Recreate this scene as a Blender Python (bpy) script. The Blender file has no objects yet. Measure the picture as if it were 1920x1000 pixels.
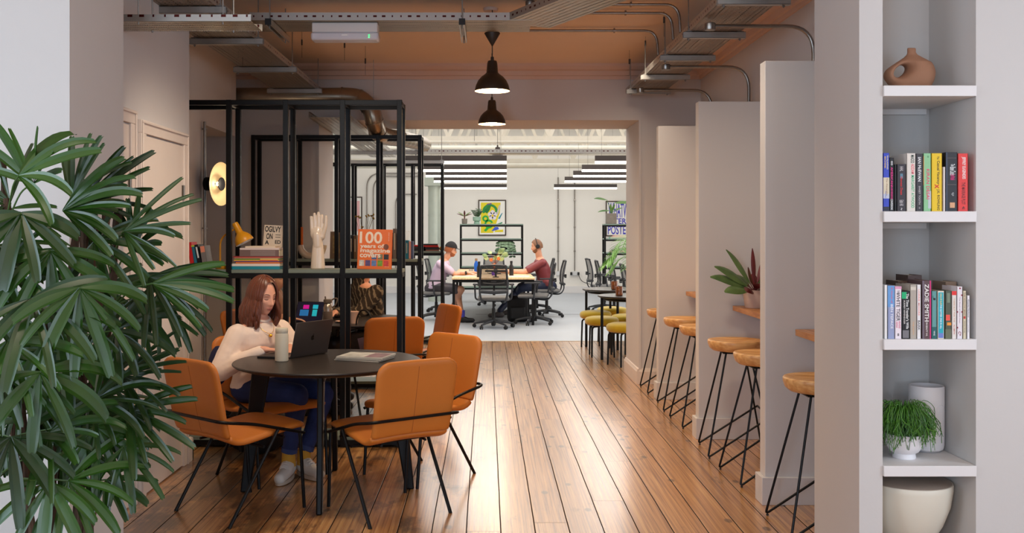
import bpy, bmesh, math, random
from mathutils import Vector, Matrix, noise
R = math.radians
PI = math.pi
V = Vector
SC = bpy.context.scene
COL = SC.collection
random.seed(7)
F, CH, VX, VY = 1800.0, 1.48, 913.0, 433.0   # lens in pixels of a 1920 wide frame, eye height, vanishing point

def P(px, py, d):
    return V(((px - VX) / F * d, d, CH - (py - VY) / F * d))

# ---------------------------------------------------------------- mesh builder
class MB:
    def __init__(s):
        s.v, s.f, s.mi = [], [], []

    def add(s, vs, fs, mi=0):
        n = len(s.v)
        s.v += [tuple(v) for v in vs]
        s.f += [tuple(i + n for i in f) for f in fs]
        s.mi += [mi] * len(fs)
        return s

    def box(s, x0, x1, y0, y1, z0, z1, mi=0):
        vs = [(x, y, z) for z in (z0, z1) for y in (y0, y1) for x in (x0, x1)]
        return s.add(vs, [(0, 2, 3, 1), (4, 5, 7, 6), (0, 1, 5, 4), (2, 6, 7, 3), (0, 4, 6, 2), (1, 3, 7, 5)], mi)

    def obox(s, c, size, rot=None, mi=0):
        m = rot.to_3x3() if rot else Matrix.Identity(3)
        c = V(c)
        hx, hy, hz = [q / 2 for q in size]
        vs = [c + m @ V((x, y, z)) for z in (-hz, hz) for y in (-hy, hy) for x in (-hx, hx)]
        return s.add(vs, [(0, 2, 3, 1), (4, 5, 7, 6), (0, 1, 5, 4), (2, 6, 7, 3), (0, 4, 6, 2), (1, 3, 7, 5)], mi)

    def bar(s, p0, p1, w, h, mi=0, up=(0, 0, 1)):
        p0, p1 = V(p0), V(p1)
        d = (p1 - p0)
        L = d.length
        d.normalize()
        upv = V(up)
        if abs(d.dot(upv)) > .99:
            upv = V((0, 1, 0))
        a = d.cross(upv).normalized()
        b = a.cross(d).normalized()
        m = Matrix((a, d, b)).transposed()
        return s.obox((p0 + p1) / 2, (w, L, h), m, mi)

    def tube(s, pts, r, n=8, mi=0, closed=False, caps=True, flat=1.0):
        pts = [V(p) for p in pts]
        k = len(pts)
        rs = r if isinstance(r, (list, tuple)) else [r] * k
        tans = []
        for i in range(k):
            if closed:
                t = pts[(i + 1) % k] - pts[i - 1]
            else:
                t = pts[min(i + 1, k - 1)] - pts[max(i - 1, 0)]
            if t.length < 1e-9:
                t = V((0, 0, 1))
            tans.append(t.normalized())
        up = V((0, 0, 1)) if abs(tans[0].z) < .9 else V((0, 1, 0))
        a = tans[0].cross(up).normalized()
        rings = []
        for i in range(k):
            t = tans[i]
            a = (a - t * a.dot(t))
            if a.length < 1e-6:
                a = t.orthogonal()
            a.normalize()
            b = t.cross(a)
            rings.append([pts[i] + (a * math.cos(2 * PI * j / n) + b * math.sin(2 * PI * j / n) * flat) * rs[i] for j in range(n)])
        vs = [p for rg in rings for p in rg]
        fs = []
        for i in range(k if closed else k - 1):
            i2 = (i + 1) % k
            for j in range(n):
                j2 = (j + 1) % n
                fs.append((i * n + j, i * n + j2, i2 * n + j2, i2 * n + j))
        if caps and not closed:
            fs.append(tuple(range(n))[::-1])
            fs.append(tuple((k - 1) * n + j for j in range(n)))
        return s.add(vs, fs, mi)

    def lathe(s, prof, n=24, c=(0, 0, 0), rot=None, mi=0, sx=1.0, sy=1.0, caps=True):
        c = V(c)
        m = rot.to_3x3() if rot else Matrix.Identity(3)
        k = len(prof)
        vs = []
        for r, z in prof:
            for j in range(n):
                a = 2 * PI * j / n
                vs.append(c + m @ V((r * math.cos(a) * sx, r * math.sin(a) * sy, z)))
        fs = []
        for i in range(k - 1):
            for j in range(n):
                j2 = (j + 1) % n
                fs.append((i * n + j, i * n + j2, (i + 1) * n + j2, (i + 1) * n + j))
        if caps and prof[0][0] > 1e-6:
            fs.append(tuple(range(n))[::-1])
        if caps and prof[-1][0] > 1e-6:
            fs.append(tuple((k - 1) * n + j for j in range(n)))
        return s.add(vs, fs, mi)

    def prism(s, poly, z0, z1, mat=None, mi=0):
        m = mat if mat else Matrix.Identity(4)
        n = len(poly)
        vs = [m @ V((x, y, z0)) for x, y in poly] + [m @ V((x, y, z1)) for x, y in poly]
        fs = [tuple(range(n))[::-1], tuple(range(n, 2 * n))]
        for i in range(n):
            j = (i + 1) % n
            fs.append((i, j, j + n, i + n))
        return s.add(vs, fs, mi)

    def ball(s, c, r, n=14, rot=None, mi=0):
        if not isinstance(r, (tuple, list)):
            r = (r, r, r)
        c = V(c)
        m = rot.to_3x3() if rot else Matrix.Identity(3)
        k = max(5, n // 2 + 1)
        vs = [c + m @ V((0, 0, -r[2]))]
        for i in range(1, k):
            a = PI * i / k
            for j in range(n):
                b = 2 * PI * j / n
                vs.append(c + m @ V((r[0] * math.sin(a) * math.cos(b), r[1] * math.sin(a) * math.sin(b), -r[2] * math.cos(a))))
        vs.append(c + m @ V((0, 0, r[2])))
        fs = []
        for j in range(n):
            fs.append((0, 1 + (j + 1) % n, 1 + j))
            for i in range(k - 2):
                fs.append((1 + i * n + j, 1 + i * n + (j + 1) % n, 1 + (i + 1) * n + (j + 1) % n, 1 + (i + 1) * n + j))
            fs.append((1 + (k - 2) * n + j, 1 + (k - 2) * n + (j + 1) % n, len(vs) - 1))
        return s.add(vs, fs, mi)

    def capsule(s, p0, r0, p1, r1, n=12):
        p0, p1 = V(p0), V(p1)
        d = (p1 - p0)
        L = d.length
        d.normalize()
        pts, rs = [], []
        for a in (85, 60, 35, 12):
            pts.append(p0 - d * r0 * math.sin(R(a)))
            rs.append(r0 * math.cos(R(a)))
        for t in (0, .33, .66, 1):
            pts.append(p0.lerp(p1, t))
            rs.append(r0 + (r1 - r0) * t)
        for a in (12, 35, 60, 85):
            pts.append(p1 + d * r1 * math.sin(R(a)))
            rs.append(r1 * math.cos(R(a)))
        return s.tube(pts, rs, n)

    def grid(s, fn, nu, nv, mi=0):
        vs = [fn(i / nu, j / nv) for i in range(nu + 1) for j in range(nv + 1)]
        fs = [(i * (nv + 1) + j, (i + 1) * (nv + 1) + j, (i + 1) * (nv + 1) + j + 1, i * (nv + 1) + j + 1)
              for i in range(nu) for j in range(nv)]
        return s.add(vs, fs, mi)

    def shift(s, off):
        o = V(off)
        s.v = [tuple(V(q) + o) for q in s.v]
        return s

    def build(s, name, mat, parent=None, loc=None, rotz=0, bevel=0, ang=38, smooth=True):
        me = bpy.data.meshes.new(name)
        me.from_pydata(s.v, [], s.f)
        mats = mat if isinstance(mat, (list, tuple)) else [mat]
        for m in mats:
            me.materials.append(m)
        if len(mats) > 1:
            me.polygons.foreach_set('material_index', s.mi)
        bm = bmesh.new()
        bm.from_mesh(me)
        bmesh.ops.recalc_face_normals(bm, faces=bm.faces)
        bm.to_mesh(me)
        bm.free()
        if smooth:
            me.polygons.foreach_set('use_smooth', [True] * len(me.polygons))
            me.set_sharp_from_angle(angle=R(ang))
        me.update()
        o = bpy.data.objects.new(name, me)
        COL.objects.link(o)
        if parent:
            o.parent = parent
        if loc is not None:
            o.location = loc
        o.rotation_euler = (0, 0, rotz)
        if bevel:
            b = o.modifiers.new('bevel', 'BEVEL')
            b.width = bevel
            b.segments = 2
            b.limit_method = 'ANGLE'
            b.angle_limit = R(40)
            b.harden_normals = False
        return o

def fillet(pts, r, n=6):
    """round the corners of a polyline"""
    pts = [V(p) for p in pts]
    out = [pts[0]]
    for i in range(1, len(pts) - 1):
        a, b, c = pts[i - 1], pts[i], pts[i + 1]
        u, w = (a - b), (c - b)
        q = min(r, u.length * .49, w.length * .49)
        p0, p1 = b + u.normalized() * q, b + w.normalized() * q
        for k in range(n + 1):
            t = k / n
            out.append(p0 * (1 - t) ** 2 + b * 2 * t * (1 - t) + p1 * t * t)
    out.append(pts[-1])
    return out

def curve(pts, n=6):
    """Catmull-Rom through points"""
    pts = [V(p) for p in pts]
    q = [pts[0]] + pts + [pts[-1]]
    out = []
    for i in range(1, len(q) - 2):
        for k in range(n):
            t = k / n
            p0, p1, p2, p3 = q[i - 1], q[i], q[i + 1], q[i + 2]
            out.append(.5 * ((2 * p1) + (p2 - p0) * t + (2 * p0 - 5 * p1 + 4 * p2 - p3) * t * t + (3 * p1 - p0 - 3 * p2 + p3) * t ** 3))
    out.append(pts[-1])
    return out

# ---------------------------------------------------------------- tagging
def tag(o, label, cat, group=None, kind=None):
    o['label'] = label
    o['category'] = cat
    if group:
        o['group'] = group
    if kind:
        o['kind'] = kind
    return o

def thing(name, label, cat, loc=(0, 0, 0), rotz=0, group=None):
    o = bpy.data.objects.new(name, None)
    o.empty_display_size = .05
    COL.objects.link(o)
    o.location = loc
    o.rotation_euler = (0, 0, rotz)
    return tag(o, label, cat, group)

def struct(o, label=None):
    o['kind'] = 'structure'
    if label:
        o['label'] = label
        o['category'] = 'room'
    return o

def dup(root, loc, rotz=0, label=None, group=None):
    def cp(o, par):
        c = o.copy()
        COL.objects.link(c)
        c.parent = par
        if par is not None:
            c.matrix_parent_inverse = o.matrix_parent_inverse.copy()
        for ch in o.children:
            cp(ch, c)
        return c
    r = cp(root, None)
    r.location = loc
    r.rotation_euler = (0, 0, rotz)
    if label:
        r['label'] = label
    if group:
        r['group'] = group
    return r

# ---------------------------------------------------------------- materials
MATS = {}

def nt(name):
    m = bpy.data.materials.new(name)
    m.use_nodes = True
    t = m.node_tree
    b = t.nodes['Principled BSDF']
    return m, t, b

def N(t, typ, **kw):
    n = t.nodes.new(typ)
    for k, v in kw.items():
        if k.startswith('i_'):
            n.inputs[int(k[2:]) if k[2:].isdigit() else k[2:].replace('_', ' ')].default_value = v
        else:
            setattr(n, k, v)
    return n

def srgb(c):
    return tuple(((x / 255) / 12.92 if x / 255 <= .04045 else ((x / 255 + .055) / 1.055) ** 2.4) for x in c) + (1,)

def mat(name, col, rough=.6, metal=0.0, var=.06, scale=8.0, bump=0.0, bscale=60.0, emit=0.0, trans=0.0, coat=0.0, ecol=None, sheen=0.0, alpha=1.0, ior=1.45, stretch=None, sss=0.0, spec=None):
    """plain surface: sRGB 0-255 colour with a little procedural variation and optional fine bump"""
    if name in MATS:
        return MATS[name]
    m, t, b = nt(name)
    c = srgb(col)
    b.inputs['Roughness'].default_value = rough
    b.inputs['Metallic'].default_value = metal
    b.inputs['IOR'].default_value = ior
    if spec is not None:
        b.inputs['Specular IOR Level'].default_value = spec
    if trans:
        b.inputs['Transmission Weight'].default_value = trans
    if coat:
        b.inputs['Coat Weight'].default_value = coat
        b.inputs['Coat Roughness'].default_value = .15
    if sheen:
        b.inputs['Sheen Weight'].default_value = sheen
    if alpha < 1:
        b.inputs['Alpha'].default_value = alpha
    if sss:
        b.inputs['Subsurface Weight'].default_value = sss
        b.inputs['Subsurface Radius'].default_value = (.02, .008, .004)
        b.inputs['Subsurface Scale'].default_value = .3
    if emit:
        b.inputs['Emission Color'].default_value = srgb(ecol) if ecol else c
        b.inputs['Emission Strength'].default_value = emit
    tc = N(t, 'ShaderNodeTexCoord')
    src = tc.outputs['Object']
    if stretch:
        mp = N(t, 'ShaderNodeMapping')
        mp.inputs['Scale'].default_value = stretch
        t.links.new(src, mp.inputs[0])
        src = mp.outputs[0]
    if var:
        nz = N(t, 'ShaderNodeTexNoise')
        nz.inputs['Scale'].default_value = scale
        nz.inputs['Detail'].default_value = 4
        t.links.new(src, nz.inputs['Vector'])
        mx = N(t, 'ShaderNodeMix', data_type='RGBA')
        mx.inputs['A'].default_value = tuple(x * (1 - var * 1.6) for x in c[:3]) + (1,)
        mx.inputs['B'].default_value = tuple(min(1, x * (1 + var * 1.6)) for x in c[:3]) + (1,)
        t.links.new(nz.outputs['Fac'], mx.inputs['Factor'])
        t.links.new(mx.outputs['Result'], b.inputs['Base Color'])
    else:
        b.inputs['Base Color'].default_value = c
    if bump:
        n2 = N(t, 'ShaderNodeTexNoise')
        n2.inputs['Scale'].default_value = bscale
        n2.inputs['Detail'].default_value = 3
        t.links.new(src, n2.inputs['Vector'])
        bp = N(t, 'ShaderNodeBump')
        bp.inputs['Strength'].default_value = bump
        bp.inputs['Distance'].default_value = .01
        t.links.new(n2.outputs['Fac'], bp.inputs['Height'])
        t.links.new(bp.outputs[0], b.inputs['Normal'])
    MATS[name] = m
    return m

def wood(name, c1, c2, rough=.4, scale=3.0, axis=(1, 14, 14), coat=.1):
    if name in MATS:
        return MATS[name]
    m, t, b = nt(name)
    tc = N(t, 'ShaderNodeTexCoord')
    mp = N(t, 'ShaderNodeMapping')
    mp.inputs['Scale'].default_value = axis
    t.links.new(tc.outputs['Object'], mp.inputs[0])
    nz = N(t, 'ShaderNodeTexNoise')
    nz.inputs['Scale'].default_value = scale
    nz.inputs['Detail'].default_value = 6
    nz.inputs['Distortion'].default_value = .35
    t.links.new(mp.outputs[0], nz.inputs['Vector'])
    cr = N(t, 'ShaderNodeValToRGB')
    cr.color_ramp.elements[0].position = .35
    cr.color_ramp.elements[1].position = .65
    cr.color_ramp.elements[0].color = srgb(c1)
    cr.color_ramp.elements[1].color = srgb(c2)
    t.links.new(nz.outputs['Fac'], cr.inputs[0])
    t.links.new(cr.outputs[0], b.inputs['Base Color'])
    b.inputs['Roughness'].default_value = rough
    b.inputs['Coat Weight'].default_value = coat
    MATS[name] = m
    return m

def math_node(t, op, a, b=None, c=None):
    n = N(t, 'ShaderNodeMath', operation=op)
    for i, q in enumerate((a, b, c)):
        if q is None:
            continue
        if isinstance(q, (int, float)):
            n.inputs[i].default_value = q
        else:
            t.links.new(q, n.inputs[i])
    return n.outputs[0]

def floor_boards():
    m, t, b = nt('pine_floorboards')
    L = t.links
    W = .17
    geo = N(t, 'ShaderNodeNewGeometry')
    sep = N(t, 'ShaderNodeSeparateXYZ')
    L.new(geo.outputs['Position'], sep.inputs[0])
    X, Y = sep.outputs[0], sep.outputs[1]
    # wavering board edges
    wob = N(t, 'ShaderNodeTexNoise', noise_dimensions='2D')
    wob.inputs['Scale'].default_value = 1.6
    L.new(geo.outputs['Position'], wob.inputs['Vector'])
    wx = math_node(t, 'MULTIPLY_ADD', wob.outputs['Fac'], .006, -.003)
    u = math_node(t, 'DIVIDE', math_node(t, 'ADD', math_node(t, 'SUBTRACT', X, .068), wx), W)
    idx = math_node(t, 'FLOOR', u)
    fr = math_node(t, 'FRACT', u)
    edge = math_node(t, 'MINIMUM', fr, math_node(t, 'SUBTRACT', 1, fr))
    wn = N(t, 'ShaderNodeTexWhiteNoise', noise_dimensions='1D')
    L.new(idx, wn.inputs['W'])
    rnd = wn.outputs['Value']
    # cross joints
    v = math_node(t, 'DIVIDE', math_node(t, 'ADD', Y, math_node(t, 'MULTIPLY', rnd, 9.0)), 3.1)
    vid = math_node(t, 'FLOOR', v)
    vf = math_node(t, 'FRACT', v)
    ve = math_node(t, 'MINIMUM', vf, math_node(t, 'SUBTRACT', 1, vf))
    gapx = N(t, 'ShaderNodeMapRange', interpolation_type='SMOOTHSTEP')
    L.new(edge, gapx.inputs[0])
    gapx.inputs[1].default_value = .010
    gapx.inputs[2].default_value = .024
    gapy = N(t, 'ShaderNodeMapRange')
    L.new(ve, gapy.inputs[0])
    gapy.inputs[1].default_value = .0006
    gapy.inputs[2].default_value = .0016
    gap = math_node(t, 'MULTIPLY', gapx.outputs[0], math_node(t, 'MULTIPLY_ADD', gapy.outputs[0], .6, .4))
    # board id
    w2 = N(t, 'ShaderNodeTexWhiteNoise', noise_dimensions='2D')
    cmb = N(t, 'ShaderNodeCombineXYZ')
    L.new(idx, cmb.inputs[0])
    L.new(vid, cmb.inputs[1])
    L.new(cmb.outputs[0], w2.inputs['Vector'])
    # grain
    gc = N(t, 'ShaderNodeCombineXYZ')
    L.new(math_node(t, 'MULTIPLY', X, 34), gc.inputs[0])
    L.new(math_node(t, 'MULTIPLY_ADD', Y, .42, math_node(t, 'MULTIPLY', w2.outputs['Value'], 31)), gc.inputs[1])
    g = N(t, 'ShaderNodeTexNoise')
    g.inputs['Scale'].default_value = 2.2
    g.inputs['Detail'].default_value = 7
    g.inputs['Roughness'].default_value = .62
    g.inputs['Distortion'].default_value = .7
    L.new(gc.outputs[0], g.inputs['Vector'])
    cr = N(t, 'ShaderNodeValToRGB')
    e = cr.color_ramp.elements
    e[0].position, e[0].color = .36, srgb((140, 90, 46))
    e[1].position, e[1].color = .66, srgb((214, 164, 102))
    k = cr.color_ramp.elements.new(.5)
    k.color = srgb((188, 132, 76))
    L.new(g.outputs['Fac'], cr.inputs[0])
    hsv = N(t, 'ShaderNodeHueSaturation')
    L.new(cr.outputs[0], hsv.inputs['Color'])
    L.new(math_node(t, 'MULTIPLY_ADD', w2.outputs['Value'], .34, .82), hsv.inputs['Value'])
    # knots
    kc = N(t, 'ShaderNodeCombineXYZ')
    L.new(math_node(t, 'MULTIPLY', X, 6.5), kc.inputs[0])
    L.new(math_node(t, 'MULTIPLY', Y, 3.6), kc.inputs[1])
    vo = N(t, 'ShaderNodeTexVoronoi')
    vo.inputs['Scale'].default_value = 1.0
    L.new(kc.outputs[0], vo.inputs['Vector'])
    kn = N(t, 'ShaderNodeMapRange', interpolation_type='SMOOTHSTEP')
    L.new(vo.outputs['Distance'], kn.inputs[0])
    kn.inputs[1].default_value = .09
    kn.inputs[2].default_value = .16
    # dark worn stains
    st = N(t, 'ShaderNodeTexNoise')
    st.inputs['Scale'].default_value = 1.7
    st.inputs['Detail'].default_value = 8
    st.inputs['Roughness'].default_value = .7
    sc = N(t, 'ShaderNodeCombineXYZ')
    L.new(math_node(t, 'MULTIPLY', X, 2.2), sc.inputs[0])
    L.new(Y, sc.inputs[1])
    L.new(sc.outputs[0], st.inputs['Vector'])
    # more wear by the left tables
    side = N(t, 'ShaderNodeMapRange')
    L.new(X, side.inputs[0])
    side.inputs[1].default_value = -1.6
    side.inputs[2].default_value = .3
    side.inputs[3].default_value = .10
    side.inputs[4].default_value = -.06
    sm = N(t, 'ShaderNodeMapRange', interpolation_type='SMOOTHSTEP')
    L.new(math_node(t, 'ADD', st.outputs['Fac'], side.outputs[0]), sm.inputs[0])
    sm.inputs[1].default_value = .51
    sm.inputs[2].default_value = .64
    mul = math_node(t, 'MULTIPLY', math_node(t, 'MULTIPLY_ADD', gap, .98, .02), math_node(t, 'MULTIPLY_ADD', kn.outputs[0], .62, .38))
    mul = math_node(t, 'MULTIPLY', mul, math_node(t, 'MULTIPLY_ADD', sm.outputs[0], -.68, 1))
    mx = N(t, 'ShaderNodeMix', data_type='RGBA')
    mx.inputs['A'].default_value = srgb((20, 11, 6))
    L.new(hsv.outputs[0], mx.inputs['B'])
    L.new(mul, mx.inputs['Factor'])
    L.new(mx.outputs['Result'], b.inputs['Base Color'])
    L.new(math_node(t, 'MULTIPLY_ADD', g.outputs['Fac'], .14, .26), b.inputs['Roughness'])
    L.new(math_node(t, 'MULTIPLY', gap, .7), b.inputs['Specular IOR Level'])
    L.new(gap, b.inputs['Coat Weight'])
    b.inputs['Coat Roughness'].default_value = .2
    b.inputs['Coat IOR'].default_value = 1.62
    bp = N(t, 'ShaderNodeBump')
    bp.inputs['Strength'].default_value = .5
    bp.inputs['Distance'].default_value = .004
    L.new(math_node(t, 'ADD', gap, math_node(t, 'MULTIPLY', g.outputs['Fac'], .15)), bp.inputs['Height'])
    L.new(bp.outputs[0], b.inputs['Normal'])
    return m

def perforated(name, col, sx, sy, hole=.26):
    """galvanised sheet with punched slots (holes are see-through)"""
    m, t, b = nt(name)
    L = t.links
    tc = N(t, 'ShaderNodeTexCoord')
    sep = N(t, 'ShaderNodeSeparateXYZ')
    L.new(tc.outputs['Object'], sep.inputs[0])
    ux = math_node(t, 'DIVIDE', sep.outputs[0], sx)
    uy0 = math_node(t, 'DIVIDE', sep.outputs[1], sy)
    off = math_node(t, 'MULTIPLY', math_node(t, 'MODULO', math_node(t, 'FLOOR', ux), 2), .5)
    uy = math_node(t, 'ADD', uy0, off)
    ax = math_node(t, 'ABSOLUTE', math_node(t, 'SUBTRACT', math_node(t, 'FRACT', ux), .5))
    ay = math_node(t, 'ABSOLUTE', math_node(t, 'SUBTRACT', math_node(t, 'FRACT', uy), .5))
    hx = math_node(t, 'LESS_THAN', ax, hole * .6)
    hy = math_node(t, 'LESS_THAN', ay, hole)
    h = math_node(t, 'MULTIPLY', hx, hy)
    L.new(math_node(t, 'SUBTRACT', 1, h), b.inputs['Alpha'])
    nz = N(t, 'ShaderNodeTexNoise')
    nz.inputs['Scale'].default_value = 14
    nz.inputs['Detail'].default_value = 5
    L.new(tc.outputs['Object'], nz.inputs['Vector'])
    mx = N(t, 'ShaderNodeMix', data_type='RGBA')
    c = srgb(col)
    mx.inputs['A'].default_value = tuple(x * .75 for x in c[:3]) + (1,)
    mx.inputs['B'].default_value = tuple(min(1, x * 1.2) for x in c[:3]) + (1,)
    L.new(nz.outputs['Fac'], mx.inputs['Factor'])
    L.new(mx.outputs['Result'], b.inputs['Base Color'])
    L.new(math_node(t, 'MULTIPLY_ADD', nz.outputs['Fac'], .2, .28), b.inputs['Roughness'])
    b.inputs['Metallic'].default_value = .6
    return m

# shared materials
WALL = mat('painted_plaster', (206, 201, 199), .85, var=.025, scale=1.5, bump=.03, bscale=90)
WALLF = mat('painted_plaster_front', (204, 200, 197), .85, var=.02, scale=1.5, bump=.03, bscale=90)
CEIL = mat('painted_ceiling', (236, 216, 198), .9, var=.03, scale=2, bump=.03)
WHITE = mat('white_paint', (226, 223, 222), .55, var=.015)
DOORP = mat('door_paint', (222, 208, 198), .5, var=.02)
OFFW = mat('office_white_wall', (235, 231, 224), .85, var=.015, scale=1)
GREYF = mat('grey_vinyl_floor', (168, 174, 182), .42, var=.06, scale=1.2)
BLACKM = mat('black_metal', (9, 9, 11), .42, metal=.0, var=.1, spec=.28)
BLACKP = mat('black_plastic', (24, 24, 26), .5, var=.1)
GALV = mat('galvanised_steel', (150, 148, 146), .34, metal=.9, var=.15, scale=20)
CONDUIT = mat('conduit_steel', (148, 142, 136), .3, metal=.9, var=.12, scale=20)
TAN = mat('tan_leather', (194, 112, 40), .5, var=.05, scale=6, bump=.08, bscale=320)
SEAM = mat('leather_seam', (138, 70, 24), .6)
TABLET = mat('dark_table_laminate', (40, 34, 31), .38, var=.15, scale=5, bump=.03, bscale=80, stretch=(1, 6, 1))
OAK = wood('oak_stool_wood', (196, 140, 82), (226, 178, 118), .42, 3.0, (2, 14, 14))
LEDGE = wood('ledge_oak', (164, 104, 54), (200, 140, 84), .42, 3.0, (14, 2, 14))
BEECH = wood('desk_top_wood', (214, 176, 128), (236, 204, 160), .45, 3.0, (10, 2, 10))
SHELFG = mat('green_grey_shelf', (112, 122, 112), .5, var=.08)
PAGES = mat('book_pages', (226, 216, 196), .8, var=.05, scale=60, stretch=(30, 1, 1))
CERAM = mat('glazed_ceramic_cream', (214, 196, 178), .16, var=.03, coat=.5)
POTW = mat('white_ceramic', (232, 228, 230), .4, var=.02)
CONC = mat('concrete_pot', (134, 126, 118), .85, var=.15, scale=14)
SOIL = mat('potting_soil', (48, 34, 24), .95, var=.3, scale=40)

# ---------------------------------------------------------------- lettering
def text_mesh(body, w, h, depth=.0004, bold=0.0, shear=0.0, spacing=1.0):
    cu = bpy.data.curves.new('lettering', 'FONT')
    cu.body = body
    cu.extrude = 0
    cu.offset = bold
    cu.shear = shear
    cu.space_character = spacing
    cu.resolution_u = 3
    o = bpy.data.objects.new('lettering_source', cu)
    COL.objects.link(o)
    dg = bpy.context.evaluated_depsgraph_get()
    me = bpy.data.meshes.new_from_object(o.evaluated_get(dg))
    bpy.data.objects.remove(o)
    bpy.data.curves.remove(cu)
    xs = [v.co.x for v in me.vertices]
    ys = [v.co.y for v in me.vertices]
    if not xs:
        return me
    x0, x1, y0, y1 = min(xs), max(xs), min(ys), max(ys)
    sx, sy = w / max(1e-6, x1 - x0), h / max(1e-6, y1 - y0)
    for v in me.vertices:
        v.co = ((v.co.x - (x0 + x1) / 2) * sx, (v.co.y - (y0 + y1) / 2) * sy, 0)
    return me

def letter(name, body, w, h, m, parent, loc, rot, **kw):
    """flat printed lettering placed a hair above the surface it is printed on"""
    me = text_mesh(body, w, h, **kw)
    me.materials.append(m)
    o = bpy.data.objects.new(name, me)
    COL.objects.link(o)
    o.parent = parent
    o.location = loc
    o.rotation_euler = rot
    return o
# ================================================================ ROOM
DW = 9.28      # face of the far wall
HZ = 3.08      # ceiling
LW = -1.92     # left wall with the doors
RW = 2.067     # right wall

def sbox(name, boxes, m, bevel=0, label=None):
    mb = MB()
    for b in boxes:
        mb.box(*b)
    return struct(mb.build(name, m, bevel=bevel, smooth=False), label)

FLOORM = floor_boards()
sbox('floor', [(-4.2, 4.2, -3.2, 12.87, -.08, 0)], FLOORM)
sbox('floor_office', [(-5.2, 6.0, 12.87, 23.0, -.08, 0.0)], GREYF)
sbox('trim_1', [(-1.9, 2.6, 12.85, 12.885, 0.0, .004)], mat('threshold_strip', (196, 190, 176), .4, metal=.5))
sbox('trim_2', [(-.2, 3.6, 16.98, 17.0, 0.0, .002)], mat('floor_joint', (70, 72, 76), .6))
sbox('ceiling', [(-4.2, 4.2, -3.2, DW, HZ, HZ + .1)], CEIL)
# camera side room
sbox('wall_back', [(-4.2, 4.2, -3.3, -3.2, 0, HZ)], WALLF)
sbox('wall_left_front', [(-4.3, -4.2, -3.2, 4.0, 0, HZ)], WALLF)
sbox('wall_right_front', [(4.2, 4.3, -3.2, 4.0, 0, HZ)], WALLF)
# pier on the left (front face cool white, side face of the opening)
sbox('wall_pier_left', [(-4.2, -1.70, 3.91, 4.49, 0, HZ)], WALLF)
# pier on the right with the tall niche
NX0, NX1, ND = 1.628, 2.012, 3.95
sbox('wall_pier_right', [(1.532, NX0, ND, 4.49, 0, HZ), (NX1, 4.2, ND, 4.49, 0, HZ), (NX0, NX1, 4.37, 4.49, 0, HZ)], WALLF)
sbox('wall_header_front', [(-1.70, 1.532, 3.93, 4.47, 2.9, HZ)], WALLF)
# middle room
sbox('wall_left', [(LW - .5, LW, 4.49, 6.19, 0, HZ)], WALL)
mb = [(-2.9, -2.3, 6.19, 7.86, 0, HZ), (-2.9, -2.3, 7.86, 8.8, 2.345, HZ)]
sbox('wall_left_far', mb, WALL)
sbox('wall_alcove', [(-2.98, -2.9, 6.19, DW, 0, HZ)], WALL)
sbox('wall_far', [(-4.2, -1.63, DW, 10.1, 0, HZ + .9), (1.474, 4.2, DW, 10.1, 0, HZ + .9), (-1.63, 1.474, DW, 10.1, 2.55, HZ + .9)], WALL)
sbox('wall_right', [(RW, RW + .1, 4.49, DW, 0, HZ)], WALL)
sbox('wall_side_closure', [(2.3, 2.4, 4.49, 5.0, 0, HZ)], WALL)
for nm, d in (('wall_partition_near', 5.19), ('wall_partition_middle', 6.82), ('wall_partition_far', 8.42)):
    sbox(nm, [(1.503, RW, d, d + .095, 0, 2.40)], WALL, .004)
# cornice
mb = MB()
for (a, b) in ((0, .05), (.045, .1), (.095, .135)):
    pass
prof = [(0, 0), (.015, 0), (.02, .03), (.04, .035), (.05, .075), (.09, .085), (.12, .11), (.125, .136), (0, .136)]
for x0, x1 in ((-2.9, RW),):
    vs0 = [(x0, DW - p, HZ - .136 + z) for p, z in prof]
    vs1 = [(x1, DW - p, HZ - .136 + z) for p, z in prof]
    n = len(prof)
    mb.add(vs0 + vs1, [(i, (i + 1) % n, (i + 1) % n + n, i + n) for i in range(n)] + [tuple(range(n)), tuple(range(2 * n - 1, n - 1, -1))])
CORN = mat('cornice_paint', (214, 186, 170), .8, var=.02)
struct(mb.build('trim_3', CORN, ang=20))
mb = MB()
vs0 = [(RW - p, 4.49, HZ - .136 + z) for p, z in prof]
vs1 = [(RW - p, DW, HZ - .136 + z) for p, z in prof]
mb.add(vs0 + vs1, [(i, (i + 1) % n, (i + 1) % n + n, i + n) for i in range(n)] + [tuple(range(n)), tuple(range(2 * n - 1, n - 1, -1))])
struct(mb.build('trim_4', CORN, ang=20))
# opening surround
sbox('trim_5', [(-1.64, -1.622, DW - .012, 10.112, 0, 2.548), (1.466, 1.49, DW - .012, 10.112, 0, 2.548)], WALL)

def skirt(name, p0, p1, out, h=.15, t=.022):
    """skirting board along p0-p1, moulded top, projecting along out"""
    p0, p1, out = V((*p0, 0)), V((*p1, 0)), V((*out, 0))
    pr = [(0, 0), (t, 0), (t, h - .03), (t * .7, h - .02), (t * .45, h - .004), (0, h)]
    n = len(pr)
    vs = [p0 + out * a + V((0, 0, b)) for a, b in pr] + [p1 + out * a + V((0, 0, b)) for a, b in pr]
    mb = MB().add(vs, [(i, (i + 1) % n, (i + 1) % n + n, i + n) for i in range(n)] + [tuple(range(n)), tuple(range(2 * n - 1, n - 1, -1))])
    return struct(mb.build(name, DOORP, ang=25))

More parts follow.
